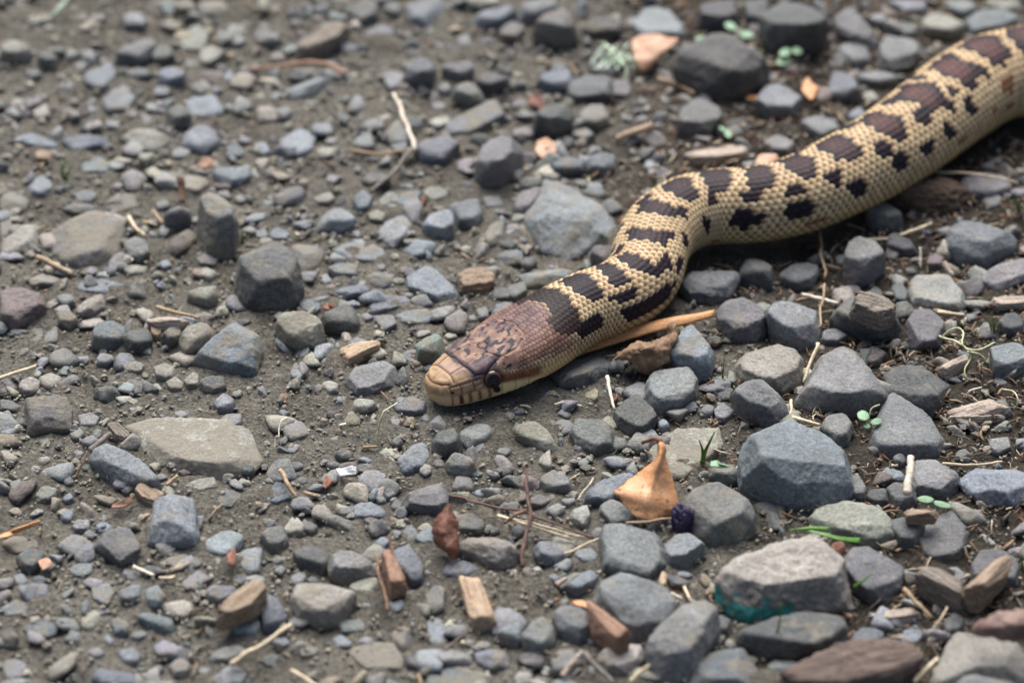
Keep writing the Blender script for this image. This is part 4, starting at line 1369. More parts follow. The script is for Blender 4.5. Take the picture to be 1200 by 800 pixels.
def sheet(name, label, rows, material, cat="leaf", cols=14, sub=5, curl=0.0, ragged=.04, crumple=.5, thick=.00025, parent=None, group=None, fold=False):
    """rows: ((lx,ly,lz),(rx,ry,rz)) or with a middle point, heights in mm: a thin leaf with real thickness"""
    _tw[0] += 1
    seed = _tw[0] * 2.31
    ends, mids, has = [], [], []
    L = np.array([atg(r[0][0], r[0][1], r[0][2] * .001) for r in rows])
    R = np.array([atg(r[-1][0], r[-1][1], r[-1][2] * .001) for r in rows])
    M = np.array([atg(r[1][0], r[1][1], r[1][2] * .001) if len(r) == 3 else (L[i] + R[i]) / 2 for i, r in enumerate(rows)])
    L, M, R = (catmull(q, sub) for q in (L, M, R))
    t = np.linspace(0, 1, cols)
    t1 = t[None, :, None]
    G = L[:, None] * ((1 - t1) * (1 - 2 * t1)) + M[:, None] * (4 * t1 * (1 - t1)) + R[:, None] * (t1 * (2 * t1 - 1))
    if fold:
        k1 = np.clip(1 - 2 * t1, 0, 1); k3 = np.clip(2 * t1 - 1, 0, 1)
        G = G * .25 + .75 * (L[:, None] * k1 + M[:, None] * (1 - k1 - k3) + R[:, None] * k3)
    size = np.linalg.norm(G.reshape(-1, 3).max(0) - G.reshape(-1, 3).min(0))
    n, m_ = G.shape[:2]
    nrm = np.cross(np.gradient(G, axis=0), np.gradient(G, axis=1)); nrm /= np.linalg.norm(nrm, axis=2)[..., None] + 1e-12
    if nrm[..., 2].mean() < 0: nrm = -nrm
    wr = fbm(G / size * 5 + seed, 3) * crumple * size * .06
    arch = np.sin(t * math.pi)[None, :] * curl * .001
    edge_w = (np.abs(t - .5) * 2)[None, :] ** 3
    rag = fbm(np.stack([np.broadcast_to(np.arange(n)[:, None] * .35, (n, m_)), np.broadcast_to(np.sign(t - .5)[None] * 5 + seed, (n, m_)), np.zeros((n, m_))], -1), 2)
    cen = G.mean(1, keepdims=True)
    G = cen + (G - cen) * (1 + ragged * 2.2 * edge_w * rag)[..., None]
    G = G + nrm * (wr + arch)[..., None]
    vein = np.exp(-((t - .5) / .05) ** 2)[None, :] * thick * .6
    top = (G + nrm * (thick / 2 + vein)[..., None]).reshape(-1, 3); bot = (G - nrm * thick / 2).reshape(-1, 3)
    idx = np.arange(n * m_).reshape(n, m_); off = n * m_
    F = []
    for i in range(n - 1):
        for j in range(m_ - 1):
            a, b_, c_, d_ = idx[i, j], idx[i, j + 1], idx[i + 1, j + 1], idx[i + 1, j]
            F.append((a, b_, c_, d_)); F.append((a + off, d_ + off, c_ + off, b_ + off))
    ring = list(idx[0, :]) + list(idx[1:, -1]) + list(idx[-1, :-1][::-1]) + list(idx[1:-1, 0][::-1])
    for a, b_ in zip(ring, ring[1:] + ring[:1]): F.append((a, a + off, b_ + off, b_))
    o = rooted(name, np.vstack([top, bot]), F, material, parent=parent)
    if label: tag(o, label, cat, group)
    return o

# leaves
lf = sheet("leaf", "curled orange leaf standing on its edge among grey stones", [((769, 514, 19), (776, 516, 19)), ((772, 525, 17), (775, 526, 19), (779, 527, 17)), ((766, 538, 14), (772, 541, 17), (782, 541, 13)),
      ((754, 550, 12), (767, 556, 14), (786, 556, 10)), ((739, 562, 10), (763, 571, 12), (791, 572, 7)), ((722, 577, 9), (759, 586, 10), (797, 590, 4)), ((731, 591, 7), (760, 599, 7), (792, 600, 3)), ((746, 606, 5), (762, 609, 5), (778, 608, 2))],
      M_ORANGE, crumple=.3, thick=.0004, sub=7, cols=23, ragged=.05, fold=True)
st = twig("stalk", None, [(775, 518, 19), (768, 514, 19.5), (760, 516, 17), (753, 519, 14)], 3.0, M_REDLEAF)
def keep_under(o, root):
    """make o a part of root where it lies"""
    for k in ("label", "category", "group"):
        if k in o: del o[k]
    o.parent = root
    o.location = Vector(o.location) - Vector(root.location)
keep_under(st, lf); st.name = "stalk"
sheet("leaf", "faded peach leaf with a hole, beside pale lichen", [((741, 46, 6), (750, 43, 7)), ((741, 58, 6), (768, 41, 9)), ((743, 70, 6), (782, 43, 10)), ((748, 82, 4), (776, 60, 8), (795, 49, 9)), ((756, 84, 3), (768, 72, 5))],
      M_PINK, crumple=.6, ragged=.03)
sheet("leaf", "curled dull brown leaf against the blue grey pointed stone", [((788, 377, 14), (794, 386, 13)), ((776, 394, 9), (786, 396, 14), (793, 400, 11)), ((757, 405, 6), (770, 405, 13), (784, 414, 9)),
      ((742, 406, 7), (758, 408, 14), (776, 425, 7)), ((728, 415, 6), (746, 413, 12), (764, 437, 4)), ((724, 424, 5), (735, 422, 8), (752, 439, 3))], M_BROWNLEAF, crumple=1.3, ragged=.08, sub=8, cols=20, thick=.0005)
sheet("leaf", "red brown crinkled leaf standing upright between stones", [((526, 590, 14), (528, 590, 14)), ((516, 602, 11), (525, 601, 13), (533, 602, 11)), ((507, 617, 8), (521, 616, 12), (536, 616, 9)),
      ((506, 629, 6), (522, 630, 10), (538, 630, 7)), ((513, 638, 4), (525, 641, 8), (537, 643, 5)), ((526, 649, 3), (531, 654, 4), (535, 655, 3))], M_REDLEAF, crumple=.75, ragged=.1, sub=8, cols=18, thick=.0005)
sheet("dry_blade", "long tan dry blade lying under the snake's neck", [((838, 364, 9), (836, 371, 9)), ((800, 370, 8.5), (805, 380, 8)), ((760, 378, 7), (765, 390, 6.5)), ((720, 388, 5), (725, 401, 4.5)), ((680, 402, 3), (682, 415, 3)), ((655, 413, 2), (660, 424, 2))],
      M_BLADE, "blade", curl=.8, ragged=.02, crumple=.12, sub=10, cols=8, thick=.0006)
sheet("leaf", "mauve brown leaf lying on the large pale boulder", [((1138, 737, 13), (1142, 741, 12)), ((1155, 723, 17), (1158, 737, 16), (1165, 747, 12)), ((1175, 716, 19), (1180, 732, 18), (1190, 750, 12)), ((1205, 716, 18), (1208, 732, 18), (1215, 746, 12)), ((1235, 726, 14), (1236, 738, 12))],
      M_MAUVELEAF, crumple=.6, sub=8, thick=.0005)
def scrap(label, x, y, w, h, ang, material, z=3, cat="leaf scrap", name="leaf_scrap", crumple=.8):
    c, s_ = math.cos(math.radians(ang)), math.sin(math.radians(ang))
    def q(u, v, dz=0): return (x + (u * w * c - v * h * s_) / 2, y + (u * w * s_ + v * h * c) / 2, z + dz)
    j = np.random.RandomState(int(x * 3 + y)).uniform(-.45, .45, (8, 2))
    rows = [(q(-1 + j[0, 0] * .4, -.45 + j[0, 1]), q(-1 + j[1, 0] * .4, .4 + j[1, 1])), (q(-.4 + j[2, 0], -.9 + j[2, 1]), q(-.4 + j[3, 0], .8 + j[3, 1])),
            (q(.35 + j[4, 0], -.9 + j[4, 1], 1.5), q(.3 + j[5, 0], .9 + j[5, 1])), (q(1 + j[6, 0] * .4, -.4 + j[6, 1], 1), q(.9 + j[7, 0] * .4, .5 + j[7, 1]))]
    return sheet(name, label, rows, material, cat, cols=8, sub=4, crumple=crumple, ragged=.08, thick=.0004)
scrap("bright orange leaf scrap beside two grey stones beyond the flat slab", 641, 174, 25, 22, 10, M_PINK, 4)
scrap("orange leaf scrap tucked behind the snake's back", 900, 189, 28, 18, -10, M_PINK, 5)
scrap("rusty orange leaf scrap by the seedlings and dark undercut rock", 949, 104, 19, 18, 20, M_ORANGE, 4)
scrap("small orange leaf scrap at the foot of the large dark angular rock", 883, 116, 17, 10, 0, M_ORANGE, 3)
scrap("dark red leaf scrap among rounded dark stones", 629, 122, 20, 15, 20, M_REDLEAF, 5)
scrap("dark red leaf scrap near the flat tile shaped blue stone", 492, 237, 18, 12, 0, M_REDLEAF, 3)
scrap("brick red fleck by the two humped rock's neighbours", 386, 360, 16, 11, -10, M_REDLEAF, 2)
scrap("dark red fleck beside the white flake", 384, 565, 11, 12, 20, M_REDLEAF, 2)
scrap("red brown scrap on the grey stone near the squarish blue stone", 272, 653, 13, 20, 15, M_REDLEAF, 5)
scrap("dark red scrap behind the painted stone wedge", 982, 644, 15, 15, 0, M_REDLEAF, 4)
scrap("rusty fleck in open mud in front of the snake", 332, 466, 11, 9, 10, M_BARK, 1.5)
scrap("thin red brown bark sliver lying on mud by the long stone blade", 145, 588, 32, 9, -25, M_BARK, 2.5, "bark", "bark_sliver", .4)
scrap("white papery flake lying on the mud", 406, 552, 21, 16, -15, M_FLAKE, 4, "flake", "flake", .7)
scrap("small yellow leaf scrap in mud beside the pale grass tuft", 52, 182, 20, 9, 5, M_WTAN, 3)
scrap("pink petal like scrap on the muddy track", 53, 660, 15, 12, 10, M_PINK, 4)
scrap("curled yellowish leaf strip on mud near the pink scrap", 20, 622, 58, 6, -22, M_BLADE, 4, "leaf scrap", "leaf_scrap", .6)
pp = chip("plant_scrap", "crumpled dark purple plant scrap beside the orange leaf", [(788, 600), (797, 588), (804, 600), (812, 612), (806, 622), (794, 618)], .6, M_PURPLE, "plant scrap", 2, 30, 3.5, 5)

# pieces of wood
q4 = lambda ox, oy, s: [(ox + float(a) / 4, oy + float(b_) / 4) for a, b_ in (p.split(',') for p in s.split())]
chip("wood_chip", "pale split wood chip lying on bare mud", q4(300, 600, "945,297 985,305 1062,342 1128,538 1045,548 1005,450"), .22, M_WPALE, lift=1)
chip("bark_splinter", "wide red brown bark splinter standing on end", q4(300, 600, "590,180 635,180 705,360 660,380 615,280"), .3, M_BARK, "bark", 4)
twig("bark_splinter", "thin red brown bark strip hanging beside the wide splinter", [(439, 650, 9), (446, 675, 7), (456, 718, 3)], 2.6, M_BARK, "bark", .3)
twig("bark_splinter", "dark pointed bark spike on top of the wide splinter", [(456, 627, 12), (460, 645, 9), (464, 662, 7)], 2.8, M_BARK, "bark", .3, (.4, 1))
chip("wood_chip", "weathered tan wood chip resting on two blue stones", [(253, 727), (270, 702), (294, 679), (312, 690), (300, 706), (280, 719), (257, 731)], .25, M_WTAN, lift=7)
chip("wood_chip", "pale wood chip with a torn end, near the snake's head", q4(300, 400, "398,50 470,10 570,-8 582,18 500,62 430,116"), .3, M_WPALE, lift=1)
chip("wood_chip", "knotted brown wood chip beside the smooth tapered stone", q4(300, 200, "940,490 1000,460 1070,460 1120,505 1080,560 965,572"), .35, M_WTAN, lift=1, rough=2.2)
chip("wood_splinter", "bleached wood splinter lying over a brown one", q4(0, 200, "680,700 780,683 900,712 860,730 720,718"), .3, M_WWHITE, "wood splinter", 4)
twig("wood_splinter", "brown wood splinter crossing beneath the bleached one", [(184, 360, 4), (205, 366, 4), (233, 373, 3)], 2.6, M_TWIGT, "wood splinter")
chip("wood_splinter", "short frayed splinter stub under the bleached splinter", q4(0, 200, "705,730 735,715 765,760 740,795 710,770"), .3, M_WTAN, "wood splinter", 1, level=4)
twig("bark_strip", "curved orange brown bark strip below a grey stick", [(287, 82, 3), (320, 79, 4), (355, 75, 6), (385, 77, 7), (404, 87, 5)], 6.0, M_BARK, "bark", .15, (.5, .9), .6, n=10)
chip("stick", "thick grey weathered stick lying beyond the orange bark strip", q4(300, 0, "170,275 250,195 330,112 430,105 425,150 330,235 235,290"), .35, M_WGREY, "stick", 1)
twig("straw", "bleached straight straw leaning over stones beyond the snake", [(464, 111, 7), (475, 143, 6), (486, 177, 4)], 3.0, M_STRAWW, "straw", .1, (.8, 1.1))
twig("twig", "dark grey forked twig at the foot of the bleached straw", [(484, 176, 5), (465, 198, 4), (448, 214, 3), (434, 226, 2)], 3.4, M_TWIGG, "twig", .3)
twig("twig", "short brown twig crossing behind the bleached straw", [(412, 176, 2), (445, 181, 3), (480, 175, 4)], 2.4, M_TWIGT, "twig")
twig("stick", "short pale broken stick on open mud beyond the snake", [(722, 163, 2), (742, 156, 4), (766, 147, 6)], 5.0, M_WPALE, "stick", .12, (.9, 1.1))
chip("driftwood", "bleached driftwood sliver just beyond the snake's back", q4(600, 0, "810,735 890,705 1000,690 1115,688 1105,722 960,752 850,752"), .3, M_WWHITE, "driftwood", 2)
twig("twig", "brown twig near the foot of the dark angular rock", [(772, 93, 3), (792, 98, 3), (813, 111, 3)], 3.2, M_TWIGT, "twig")
twig("twig", "short reddish twig between peach leaf and broken stick", [(744, 107, 3), (768, 107, 3)], 3.6, M_TWIGR, "twig")
twig("twig", "thin bowed tan twig beside the pale lichen", [(640, 78, 3), (652, 72, 5), (668, 76, 6), (678, 90, 4)], 2.0, M_TWIGT, "twig", n=10)
twig("twig", "pale tan twig across the edge of the flat sunken slab", [(44, 301, 3), (64, 311, 3), (85, 322, 2)], 3.6, M_TWIGT, "twig")
twig("twig", "small pale twig between the flat slab and grey wedge", [(151, 254, 3), (158, 266, 3), (169, 277, 2)], 3.0, M_STRAW, "twig")
twig("twig", "short brown twig lying parallel to the small pale twig", [(179, 247, 3), (190, 262, 2)], 2.6, M_TWIGT, "twig")
twig("twig", "long thin dark twig along the top of the flat slab", [(105, 259, 2), (130, 266, 2), (160, 272, 2)], 1.4, M_TWIG, "twig")
twig("bark_stub", "upright orange brown bark stub in front of a pale rock", [(212, 207, 8), (213, 222, 5), (214, 237, 2)], 4.6, M_BARK, "bark", .25, (1.1, .8))
chip("bark_scrap", "small pinkish brown bark scrap in mud beyond the grey wedge", q4(0, 0, "920,790 960,735 1000,745 995,780 950,815"), .3, M_BARK, "bark", 1, level=4)
twig("straw", "yellowish straw lying on mud near the purplish brown stone", [(-6, 445, 4), (18, 437, 4), (42, 429, 3)], 3.0, M_STRAW, "straw")
twig("twig", "dark grey broken twig over the end of the long stone blade", [(87, 561, 1), (96, 545, 3), (104, 529, 4)], 1.8, M_TWIG, "twig")
twig("twig", "thick grey twig stub lying beside the dark broken twig", [(106, 528, 4), (117, 518, 5), (129, 508, 5)], 5.0, M_TWIGG, "twig")
chip("bark_scrap", "brown bark scrap against the squarish blue grey stone", q4(0, 400, "630,690 670,655 765,725 720,785 680,760"), .3, M_WTAN, "bark", 1)
chip("bark_scrap", "rough brown bark scrap at the edge of the mud smeared slab", q4(0, 400, "500,385 545,375 620,455 585,482 540,455"), .3, M_WGREY, "bark", 1)
twig("twig", "short tan twig at the foot of the mud smeared slab", [(195, 568, 2), (208, 557, 2)], 2.4, M_TWIGT, "twig")
twig("twig", "pale tan twig propped on a flat blue grey stone", [(328, 551, 5), (337, 566, 5), (347, 583, 3)], 3.2, M_TWIGT, "twig")
twig("twig", "tiny tan wood sliver beside the propped twig", [(357, 577, 2), (371, 581, 2)], 3.0, M_WPALE, "twig")
twig("twig", "tiny tan sliver at the root of the green stem", [(425, 524, 1.5), (443, 523, 1.5)], 2.0, M_TWIGT, "twig")
twig("sprout", "thin bowed green stem growing from the mud before the snake", [(442, 522, 0), (444, 500, 6), (450, 483, 10), (465, 472, 9)], 1.3, M_ROOT, "plant", .05, (1.2, .7), n=10)
twig("root_thread", "white curled root thread on a small grey stone", [(337, 489, 5), (330, 493, 6), (327, 502, 5), (327, 512, 4)], 1.1, M_STRAWW, "root", .05, n=10, bend=0)
twig("root_thread", "white forked root thread beside the curled one", [(322, 525, 2), (323, 515, 4), (325, 511, 5), (329, 521, 2)], 1.2, M_STRAWW, "root", .05, n=8, bend=0)
twig("straw", "pale straw propped on the dark stone under curled leaf", [(711, 441, 6), (715, 460, 5), (721, 480, 4)], 2.6, M_STRAWW, "straw", .2)
twig("straw", "short white straw bit on mud under the snake's neck", [(650, 474, 2), (664, 471, 2), (682, 476, 2)], 2.0, M_STRAWW, "straw")
twig("straw", "thin slanting straw between two stones by the orange leaf", [(676, 586, 3), (686, 573, 5), (696, 560, 6)], 1.3, M_STRAWW, "straw")
twig("twig", "upright thin red twig with a grey lower end", [(615, 545, 14), (618, 570, 12), (618, 600, 9), (617, 632, 5), (611, 664, 1)], 2.4, M_TWIGR, "twig", .25, (.8, 1.2), n=10)
twig("twig", "long dark red twig crossing behind the upright twig", [(527, 582, 4), (580, 594, 6), (635, 608, 6), (698, 631, 5)], 2.0, M_TWIGR, "twig", .25, n=10)
twig("straw", "split yellow straw lying along the dark red twig", [(584, 604, 5), (625, 617, 6), (671, 632, 4)], 2.4, M_STRAW, "straw")
twig("straw", "thin yellow straw beside the split straw", [(590, 606, 5), (640, 617, 7), (682, 630, 5)], 1.3, M_STRAW, "straw")
twig("twig", "short side twig branching off the upright red twig", [(617, 598, 9), (604, 603, 8), (590, 613, 5)], 2.6, M_BARK, "twig")
twig("straw", "pale straw resting on the small stone by flat faced boulder", [(662, 649, 5), (680, 641, 6), (702, 631, 6)], 1.8, M_STRAW, "straw")
twig("twig", "greenish tan twig along the lower edge of the orange leaf", [(735, 613, 6), (760, 611, 7), (786, 607, 7)], 1.8, M_TWIGT, "twig")
chip("bark_sliver", "long orange brown sliver leaning on the big rounded boulder", q4(600, 600, "350,400 385,440 450,520 548,608 515,645 430,550 360,470"), .3, M_BARK, "bark", 5)
chip("bark_sliver", "small orange bark piece touching the long leaning sliver", q4(600, 600, "278,418 330,412 380,435 365,462 300,440"), .3, M_ORANGE, "bark", 5, level=4)
twig("stick", "dark grey straight stick at the foot of the big boulders", [(683, 764, 6), (698, 780, 5), (719, 802, 4)], 4.4, M_TWIGG, "stick")
twig("stick", "bleached stick lying across a small blue grey stone", [(659, 792, 4), (669, 778, 5), (682, 763, 6)], 4.4, M_WWHITE, "stick")
chip("wood_chip", "small yellowish wood chip squeezed between two boulders", q4(600, 600, "685,340 705,270 725,290 720,350 700,372"), .3, M_WPALE, lift=6, level=4)
twig("straw", "white straw bit in the gap behind the rounded boulder", [(786, 695, 4), (800, 702, 3)], 3.0, M_STRAWW, "straw")
twig("wood_splinter", "pinkish wood splinter between small blue grey stones", [(652, 685, 3), (664, 677, 4)], 4.0, M_WWHITE, "wood splinter", .15)
twig("straw", "tan straw under the long dark ledge of stone", [(738, 798, 4), (748, 788, 5), (761, 779, 6)], 3.0, M_STRAW, "straw")
twig("straw", "long tan straw lying toward the olive stained boulder", [(268, 779, 4), (300, 760, 6), (342, 731, 9)], 4.0, M_STRAW, "straw")
twig("straw", "pale straw end poking out near the long tan straw", [(341, 785, 4), (357, 794, 4), (375, 806, 4)], 3.4, M_STRAW, "straw")
twig("twig", "thin grey twig in mud below the pale split chip", [(553, 737, 3), (535, 750, 2), (515, 768, 1)], 1.8, M_TWIGG, "twig")
twig("straw", "white thin straw bit beside the dark star shaped stone", [(157, 664, 3), (181, 674, 3)], 2.6, M_STRAWW, "straw")
twig("twig", "stubby pale twig propped between two smooth stones", [(1067, 535, 13), (1065, 556, 11), (1063, 579, 8)], 5.2, M_STRAWW, "twig", .12, (.9, 1.1))
twig("straw", "slanting straw between the tall triangular stone and pale block", [(959, 402, 13), (950, 424, 10), (941, 448, 7)], 2.6, M_STRAW, "straw")
twig("straw", "thin upright straw beside the rounded grey cobble", [(965, 333, 8), (963, 360, 6), (962, 384, 5)], 1.7, M_TWIGT, "straw")
twig("straw", "short straw below the slanting straw, by the peaked stone", [(928, 469, 4), (924, 492, 3)], 2.2, M_STRAW, "straw")
twig("straw", "flat tan straw in front of the tall triangular stone", [(928, 489, 3), (944, 493, 4), (961, 498, 4)], 2.8, M_STRAW, "straw")
twig("straw", "long thin straw lying behind the flat stone with a soil clod", [(1104, 543, 4), (1140, 545, 3), (1175, 541, 3)], 1.9, M_STRAW, "straw")
chip("fibrous_wood", "upper of two bleached fibrous wood strips", q4(900, 400, "830,325 920,300 1100,297 1155,318 1100,335 870,345"), .3, M_WWHITE, "driftwood", 2)
chip("fibrous_wood", "lower of two bleached fibrous wood strips", q4(900, 400, "835,352 960,345 1100,340 1115,372 1000,378 850,380"), .4, M_WWHITE, "driftwood", 1)
chip("wood_chip", "bleached wood chip under the pale green root curls", q4(900, 400, "800,145 870,90 930,55 942,88 850,165 825,170"), .3, M_WWHITE, lift=2)
chip("bark_piece", "crumbly piece of bark lying on a dark stone", q4(900, 200, "400,595 470,583 560,605 598,640 590,682 540,712 450,670 410,640"), .4, M_WGREY, "bark", 13, rough=2.2)
twig("straw", "white flat straw beside the stone carrying bark", [(940, 346, 5), (960, 350, 6), (983, 356, 7)], 3.0, M_STRAWW, "straw")
twig("straw", "tan straw bent over soil below the snake's belly", [(961, 272, 4), (963, 300, 4), (966, 327, 2)], 2.0, M_TWIGT, "straw")
twig("straw", "pale straw slanting behind the ridged stone", [(1054, 276, 4), (1072, 270, 5), (1091, 262, 5)], 2.6, M_STRAW, "straw")
twig("straw", "thin straw lying beside the small tent shaped stone", [(1016, 281, 3), (1040, 280, 4)], 2.2, M_STRAW, "straw")
twig("straw", "white upright straw bit by the purplish pebble", [(1078, 290, 8), (1079, 313, 4)], 1.8, M_STRAWW, "straw")
twig("wood_splinter", "white wood splinter by the smooth sloping stone", [(1106, 308, 5), (1116, 323, 3)], 4.2, M_WWHITE, "wood splinter")
twig("straw", "tan straw under the front of the smooth sloping stone", [(1098, 366, 3), (1130, 369, 3)], 2.6, M_STRAW, "straw")
chip("fibrous_wood", "pale fibrous wood at the edge of dark soil", q4(900, 200, "1040,612 1090,590 1230,592 1235,630 1080,642"), .4, M_WWHITE, "driftwood", 2)
twig("straw", "long bowed straw arching beside the dark rotten wood chunk", [(1098, 203, 6), (1130, 203, 8), (1165, 208, 7), (1192, 215, 5)], 1.8, M_STRAW, "straw")
chip("rotten_wood", "dark rotten wood chunk wedged under the snake", q4(900, 200, "600,170 660,90 760,40 850,45 940,105 900,180 740,195"), .6, M_ROT, "wood chunk", 0, rough=2.4)
chip("driftwood", "grey brown driftwood chip leaning against a tan one", q4(900, 600, "692,290 740,252 800,262 918,352 922,415 900,446 790,365"), .35, M_WGREY, "driftwood", 4)
chip("driftwood", "tan driftwood chip propped on a dark mossy stone", q4(900, 600, "928,385 1010,290 1085,208 1142,225 1120,285 1000,425 945,410"), .3, M_WTAN, "driftwood", 7)
chip("log", "long brown rotten branch below the painted stones", q4(900, 600, "30,800 180,710 400,640 570,598 690,612 730,690 620,770 420,870 60,880"), .35, M_LOG, "log", 4, rough=1.6)
chip("wood_splinter", "white torn splinter behind the rotten branch", q4(900, 600, "475,480 560,462 705,465 670,488 570,507 500,500"), .35, M_WWHITE, "wood splinter", 3)
twig("stick", "tan stick leaning beside the white torn splinter", [(1059, 690, 7), (1075, 707, 6), (1091, 723, 4)], 3.2, M_TWIGT, "stick")
twig("straw", "thin straw crossing the end of the tan stick", [(1094, 736, 3), (1102, 725, 5), (1110, 711, 6)], 1.8, M_STRAW, "straw")
twig("straw", "pale straw beside the large mottled boulder", [(1071, 799, 5), (1084, 785, 7), (1099, 771, 8)], 3.4, M_STRAW, "straw")
chip("stick", "flat brown stick behind the five sided stone", q4(900, 400, "640,790 700,785 800,800 790,826 650,822"), .3, M_WTAN, "stick", 8)

# green and pale living things
def leaflet(pos, w, h, ang, parent, z, material=M_SEED):
    x, y = pos
    c, s_ = math.cos(math.radians(ang)), math.sin(math.radians(ang))
    def q(u, v, dz=0): return (x + (u * w * c - v * h * s_) / 2, y + (u * w * s_ + v * h * c) / 2, z + dz)
    rows = [(q(-1, -.08), q(-1, .08)), (q(-.6, -.75, .4), q(-.6, .75)), (q(0, -1, .6), q(0, 1)), (q(.6, -.75, .4), q(.6, .75)), (q(1, -.1), q(1, .1))]
    return sheet("leaf", None, rows, material, cols=7, sub=4, crumple=.25, ragged=0, thick=.0003)
def seedling(label, leaves, stems, group=None):
    x, y = leaves[0][0]
    root = empty("seedling", tuple(atg(x, y, 0)))
    tag(root, label, "seedling", group)
    for pos, w, h, ang, z in leaves:
        keep_under(leaflet(pos, w, h, ang, None, z), root)
    for st_ in stems:
        o = twig("stem", None, st_, 1.1, M_ROOT, None, .03, n=6, bend=0)
        keep_under(o, root)
seedling("three leaved seedling growing between the tall and domed grey stones", [((1011.5, 487), 15, 12, 20, 8), ((1027, 494), 14, 8, -15, 7), ((1015.5, 499), 10, 6, 10, 6)],
         [[(1031, 474, 11), (1022, 478, 10), (1019, 486, 8), (1018, 496, 2)], [(1011, 487, 8), (1018, 496, 2)], [(1027, 494, 7), (1018, 497, 2)]])
seedling("two oval leaves of a seedling in front of a smooth grey stone", [((1084.5, 585), 20, 8, 5, 6), ((1104, 591), 24, 7, 14, 5)], [[(1093, 586, 6), (1097, 594, 1)]])
seedling("seedling with glossy round leaves behind the large dark angular rock", [((856, 31), 15, 9, 20, 8), ((875, 41), 17, 9, 5, 7)], [[(866, 36, 6), (866, 46, 1)]])
seedling("bright green seedling at the foot of the dark undercut rock", [((920, 62), 15, 10, -20, 6), ((918, 72), 18, 10, -10, 4), ((934, 60), 13, 9, 10, 6)], [[(924, 65, 5), (925, 74, 0)]])
seedling("single pale green leaf on the dark angular rock's shoulder", [((821, 46), 14, 7, -10, 9)], [[(825, 47, 8), (830, 54, 3)]])
seedling("small pale seedling by the crumbly grey stone beyond the snake", [((853, 157), 11, 8, 60, 4), ((846, 151), 10, 5, 30, 4)], [[(850, 154, 4), (852, 162, 0)]])
def grass(label, blades):
    root = empty("grass_sprig" if len(blades) == 1 else "grass_tuft", tuple(atg(blades[0][0][0], blades[0][0][1], 0)))
    tag(root, label, "grass")
    for bl in blades:
        *pts, wpx = bl
        rows = []
        for i, (x, y, z) in enumerate(pts):
            w = wpx * (1 - .85 * i / (len(pts) - 1)) / 2
            (xa, ya, _), (xb, yb, _) = pts[max(i - 1, 0)], pts[min(i + 1, len(pts) - 1)]
            L_ = math.hypot(xb - xa, yb - ya) + 1e-6
            nx, ny = -(yb - ya) / L_ * w, (xb - xa) / L_ * w
            rows.append(((x + nx, y + ny, z), (x - nx, y - ny, z)))
        keep_under(sheet("blade", None, rows, M_GREEN, cols=4, sub=5, crumple=0, ragged=0, thick=.00025), root)
grass("small green grass tuft on the flat pale slab", [[(823, 543, 3), (826, 530, 8), (832, 517, 13), (838, 505, 16), 6], [(824, 540, 3), (823, 526, 9), (819, 515, 13), 5]])
grass("long green grass blade lying before the pale rounded stone", [[(1008, 633, 6), (985, 631, 8), (962, 625, 9), (940, 620, 8), (924, 621, 6), 6], [(972, 619, 8), (950, 618, 9), (930, 620, 8), 4]])
grass("short green blade on the grey stone by the painted wedge", [[(1000, 688, 6), (1011, 680, 10), (1024, 671, 13), 4]])
grass("green blade rising past the painted wedge and long dark stone", [[(907, 762, 4), (910, 745, 8), (914, 725, 13), (915, 706, 18), 5]])
grass("small green tuft on dark soil beyond the flat topped stone", [[(1194, 250, 1), (1191, 238, 6), (1190, 226, 11), 4], [(1197, 250, 1), (1192, 240, 6), (1186, 233, 9), 3], [(1192, 250, 1), (1196, 238, 6), (1198, 226, 10), 3]])
grass("tiny green tuft between pale fibrous wood and root curls", [[(1163, 392, 1), (1160, 380, 6), (1155, 370, 9), 2.5], [(1165, 392, 1), (1166, 382, 6), (1170, 373, 9), 2.5], [(1164, 392, 1), (1164, 380, 7), (1162, 366, 12), 2]])
grass("pale green grass tuft in the mud near the yellow scrap", [[(76, 212, 1), (74, 198, 6), (78, 184, 10), 3], [(78, 212, 1), (80, 200, 5), (86, 192, 8), 3], [(76, 212, 1), (71, 202, 5), (73, 190, 8), 3]])
grass("thin green shoots beside the pale blocky stone", [[(846, 445, 1), (848, 430, 8), (849, 412, 15), 2], [(848, 445, 1), (846, 432, 7), (845, 424, 10), 2]])
grass("short green blade beside the driftwood chips", [[(1197, 668, 3), (1198, 657, 7), (1196, 648, 10), 4]])
grass("tiny green blade beside the tall grey wedge", [[(284, 287, 4), (284, 278, 7), (283, 271, 10), 5]])
# root curls
rc = empty("root_curl", tuple(atg(1130, 405, 0))); tag(rc, "tangle of pale green root curls above a bleached chip", "roots")
z8 = lambda s, hs: [(800 + a / 2.963, 260 + b_ / 2.963, h) for (a, b_), h in zip(s, hs)]
for pts, hs in (([(888, 396), (915, 405), (950, 415), (985, 440), (1000, 470), (980, 510), (985, 540), (1010, 550)], [5, 7, 9, 10, 8, 6, 4, 2]), ([(985, 440), (1010, 445), (1040, 440), (1082, 418)], [10, 11, 9, 6]),
                ([(990, 450), (1030, 460), (1050, 480), (1030, 500)], [10, 8, 6, 4]), ([(900, 400), (925, 378), (955, 368), (975, 385), (970, 420), (985, 440)], [6, 9, 11, 11, 11, 10])):
    keep_under(twig("strand", None, z8(pts, hs), 1.5, M_ROOT, None, .08, (1, .6), n=8, bend=0), rc)
twig("root_thread", "thin pale root arching over soil near fibrous wood", z8([(1108, 580), (1150, 590), (1165, 625), (1150, 650)], [4, 8, 7, 3]), 1.3, M_STRAW, "root", .05, n=8, bend=0)
twig("root_thread", "short pale root bent on soil beside fibrous wood", z8([(985, 608), (995, 588), (1015, 580), (1038, 574)], [3, 5, 5, 3]), 1.4, M_STRAWW, "root", .05, n=8, bend=0)
